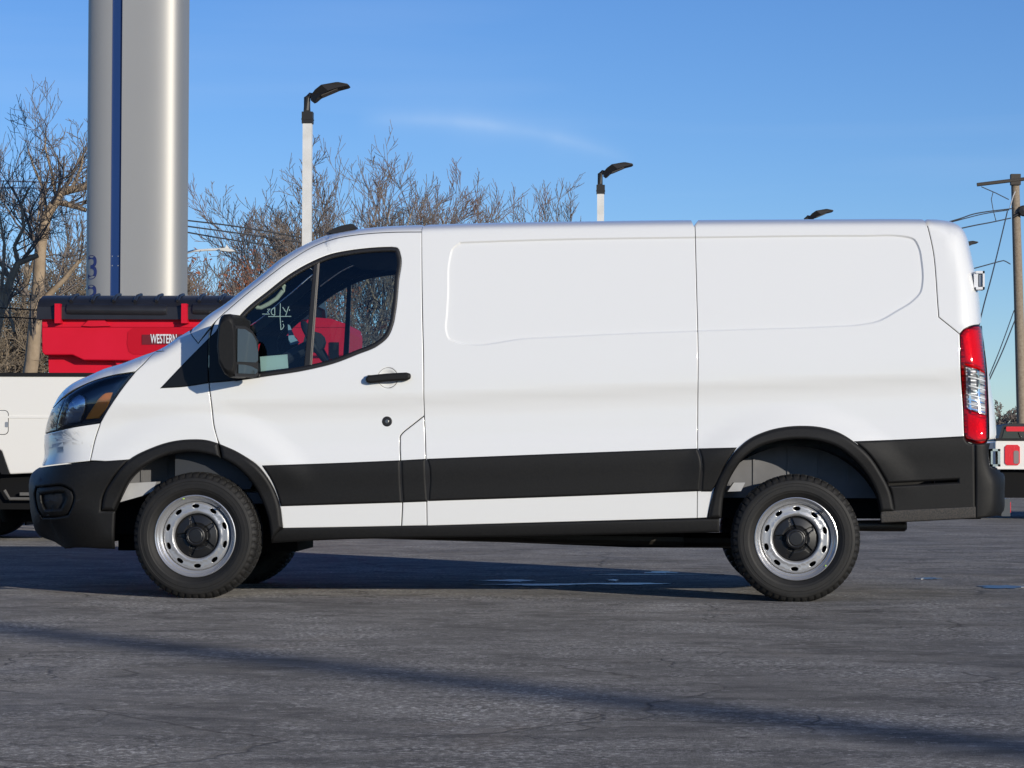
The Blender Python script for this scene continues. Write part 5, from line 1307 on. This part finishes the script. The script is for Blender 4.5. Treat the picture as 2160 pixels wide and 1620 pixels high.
for i, (px, sd, lab) in enumerate(((640, 61, 'bare tree seen through the front of the cab windows'), (850, 63, 'bare tree seen through the rear of the cab windows'), (940, 64, 'bare tree behind the van body next to the cab'))):
    tree(px, 590-10*(i % 2), 45+2*i, lab, sd, 5, 3, 0, kids=(3, 4), rmin=.008, spread=.7, cat='tree', upw=.07, wob=.15)
for px, pt, sd, lab in ((2090, 862, 71, 'tiny far shrub touching the rear door of the van'), (2118, 850, 72, 'far bare shrub between the van and the wooden pole'), (2142, 868, 73, 'far bare shrub at the foot of the wooden pole')):
    tree(px, pt, 110, lab, sd, 5, 4, 0, kids=(3, 4), rmin=.02, spread=.9, cat='shrub', group='far shrubs by the wooden pole')
# leaf litter and brush bank behind the pickup
g = G(); nb = 80
bv = []; rngb = random.Random(3)
for j, (yy_, zz_) in enumerate(((40, 0), (44, .55), (50, 1.15), (60, 1.7), (80, 2.0), (80, 0))):
    for i in range(nb+1):
        bv.append((-34+i*.45, yy_+rngb.uniform(-.4, .4), zz_+(rngb.uniform(-.2, .25) if zz_ else 0)))
bf = [(j*(nb+1)+i, j*(nb+1)+i+1, (j+1)*(nb+1)+i+1, (j+1)*(nb+1)+i) for j in range(5) for i in range(nb)]
bank = struct(mk('ground_bank', bv, bf, mat('leaf_litter', (.16, .12, .08), .95, noise=(4, .4, (.26, .20, .14)), bump=(6, .8)), None, True))
rngb = random.Random(9); fine = []
for i in range(5200):
    x_ = rngb.uniform(-16, -1.5); y_ = rngb.uniform(38, 48); z_ = max(0, (y_-40)*.12)+rngb.random()**2*1.6
    d = Vector((rngb.gauss(0, 1), rngb.gauss(0, .5), rngb.gauss(.5, .7))).normalized(); L = rngb.uniform(.4, 1.3); p = Vector((x_, y_, z_)); q = p+d*L*.5; d2 = (d+Vector((rngb.gauss(0, .3), 0, rngb.gauss(-.1, .3)))).normalized(); r_ = q+d2*L*.5
    w_ = rngb.uniform(.006, .016); fine += [(p[:], q[:], w_, w_*.8), (q[:], r_[:], w_*.8, w_*.5)]
br = seg_mesh('brushwood', fine, TWIGT); br['kind'] = 'stuff'; br['label'] = 'tangled brown brushwood covering the bank behind the pickup'

# far low wood along the horizon
rngw = random.Random(17); fine = []
for i in range(9000):
    x_ = rngw.uniform(-60, 75); y_ = rngw.uniform(135, 150); z_ = rngw.random()**1.5*1.7
    d = Vector((rngw.gauss(0, .6), 0, rngw.gauss(.9, .4))).normalized(); L = rngw.uniform(.5, 1.3); p = Vector((x_, y_, z_)); q = p+d*L*.6
    w_ = rngw.uniform(.015, .04); fine.append((p[:], q[:], w_, w_*.5))
fw = seg_mesh('far_wood', fine, TWIG); fw['kind'] = 'stuff'; fw['label'] = 'low far wood along the horizon'
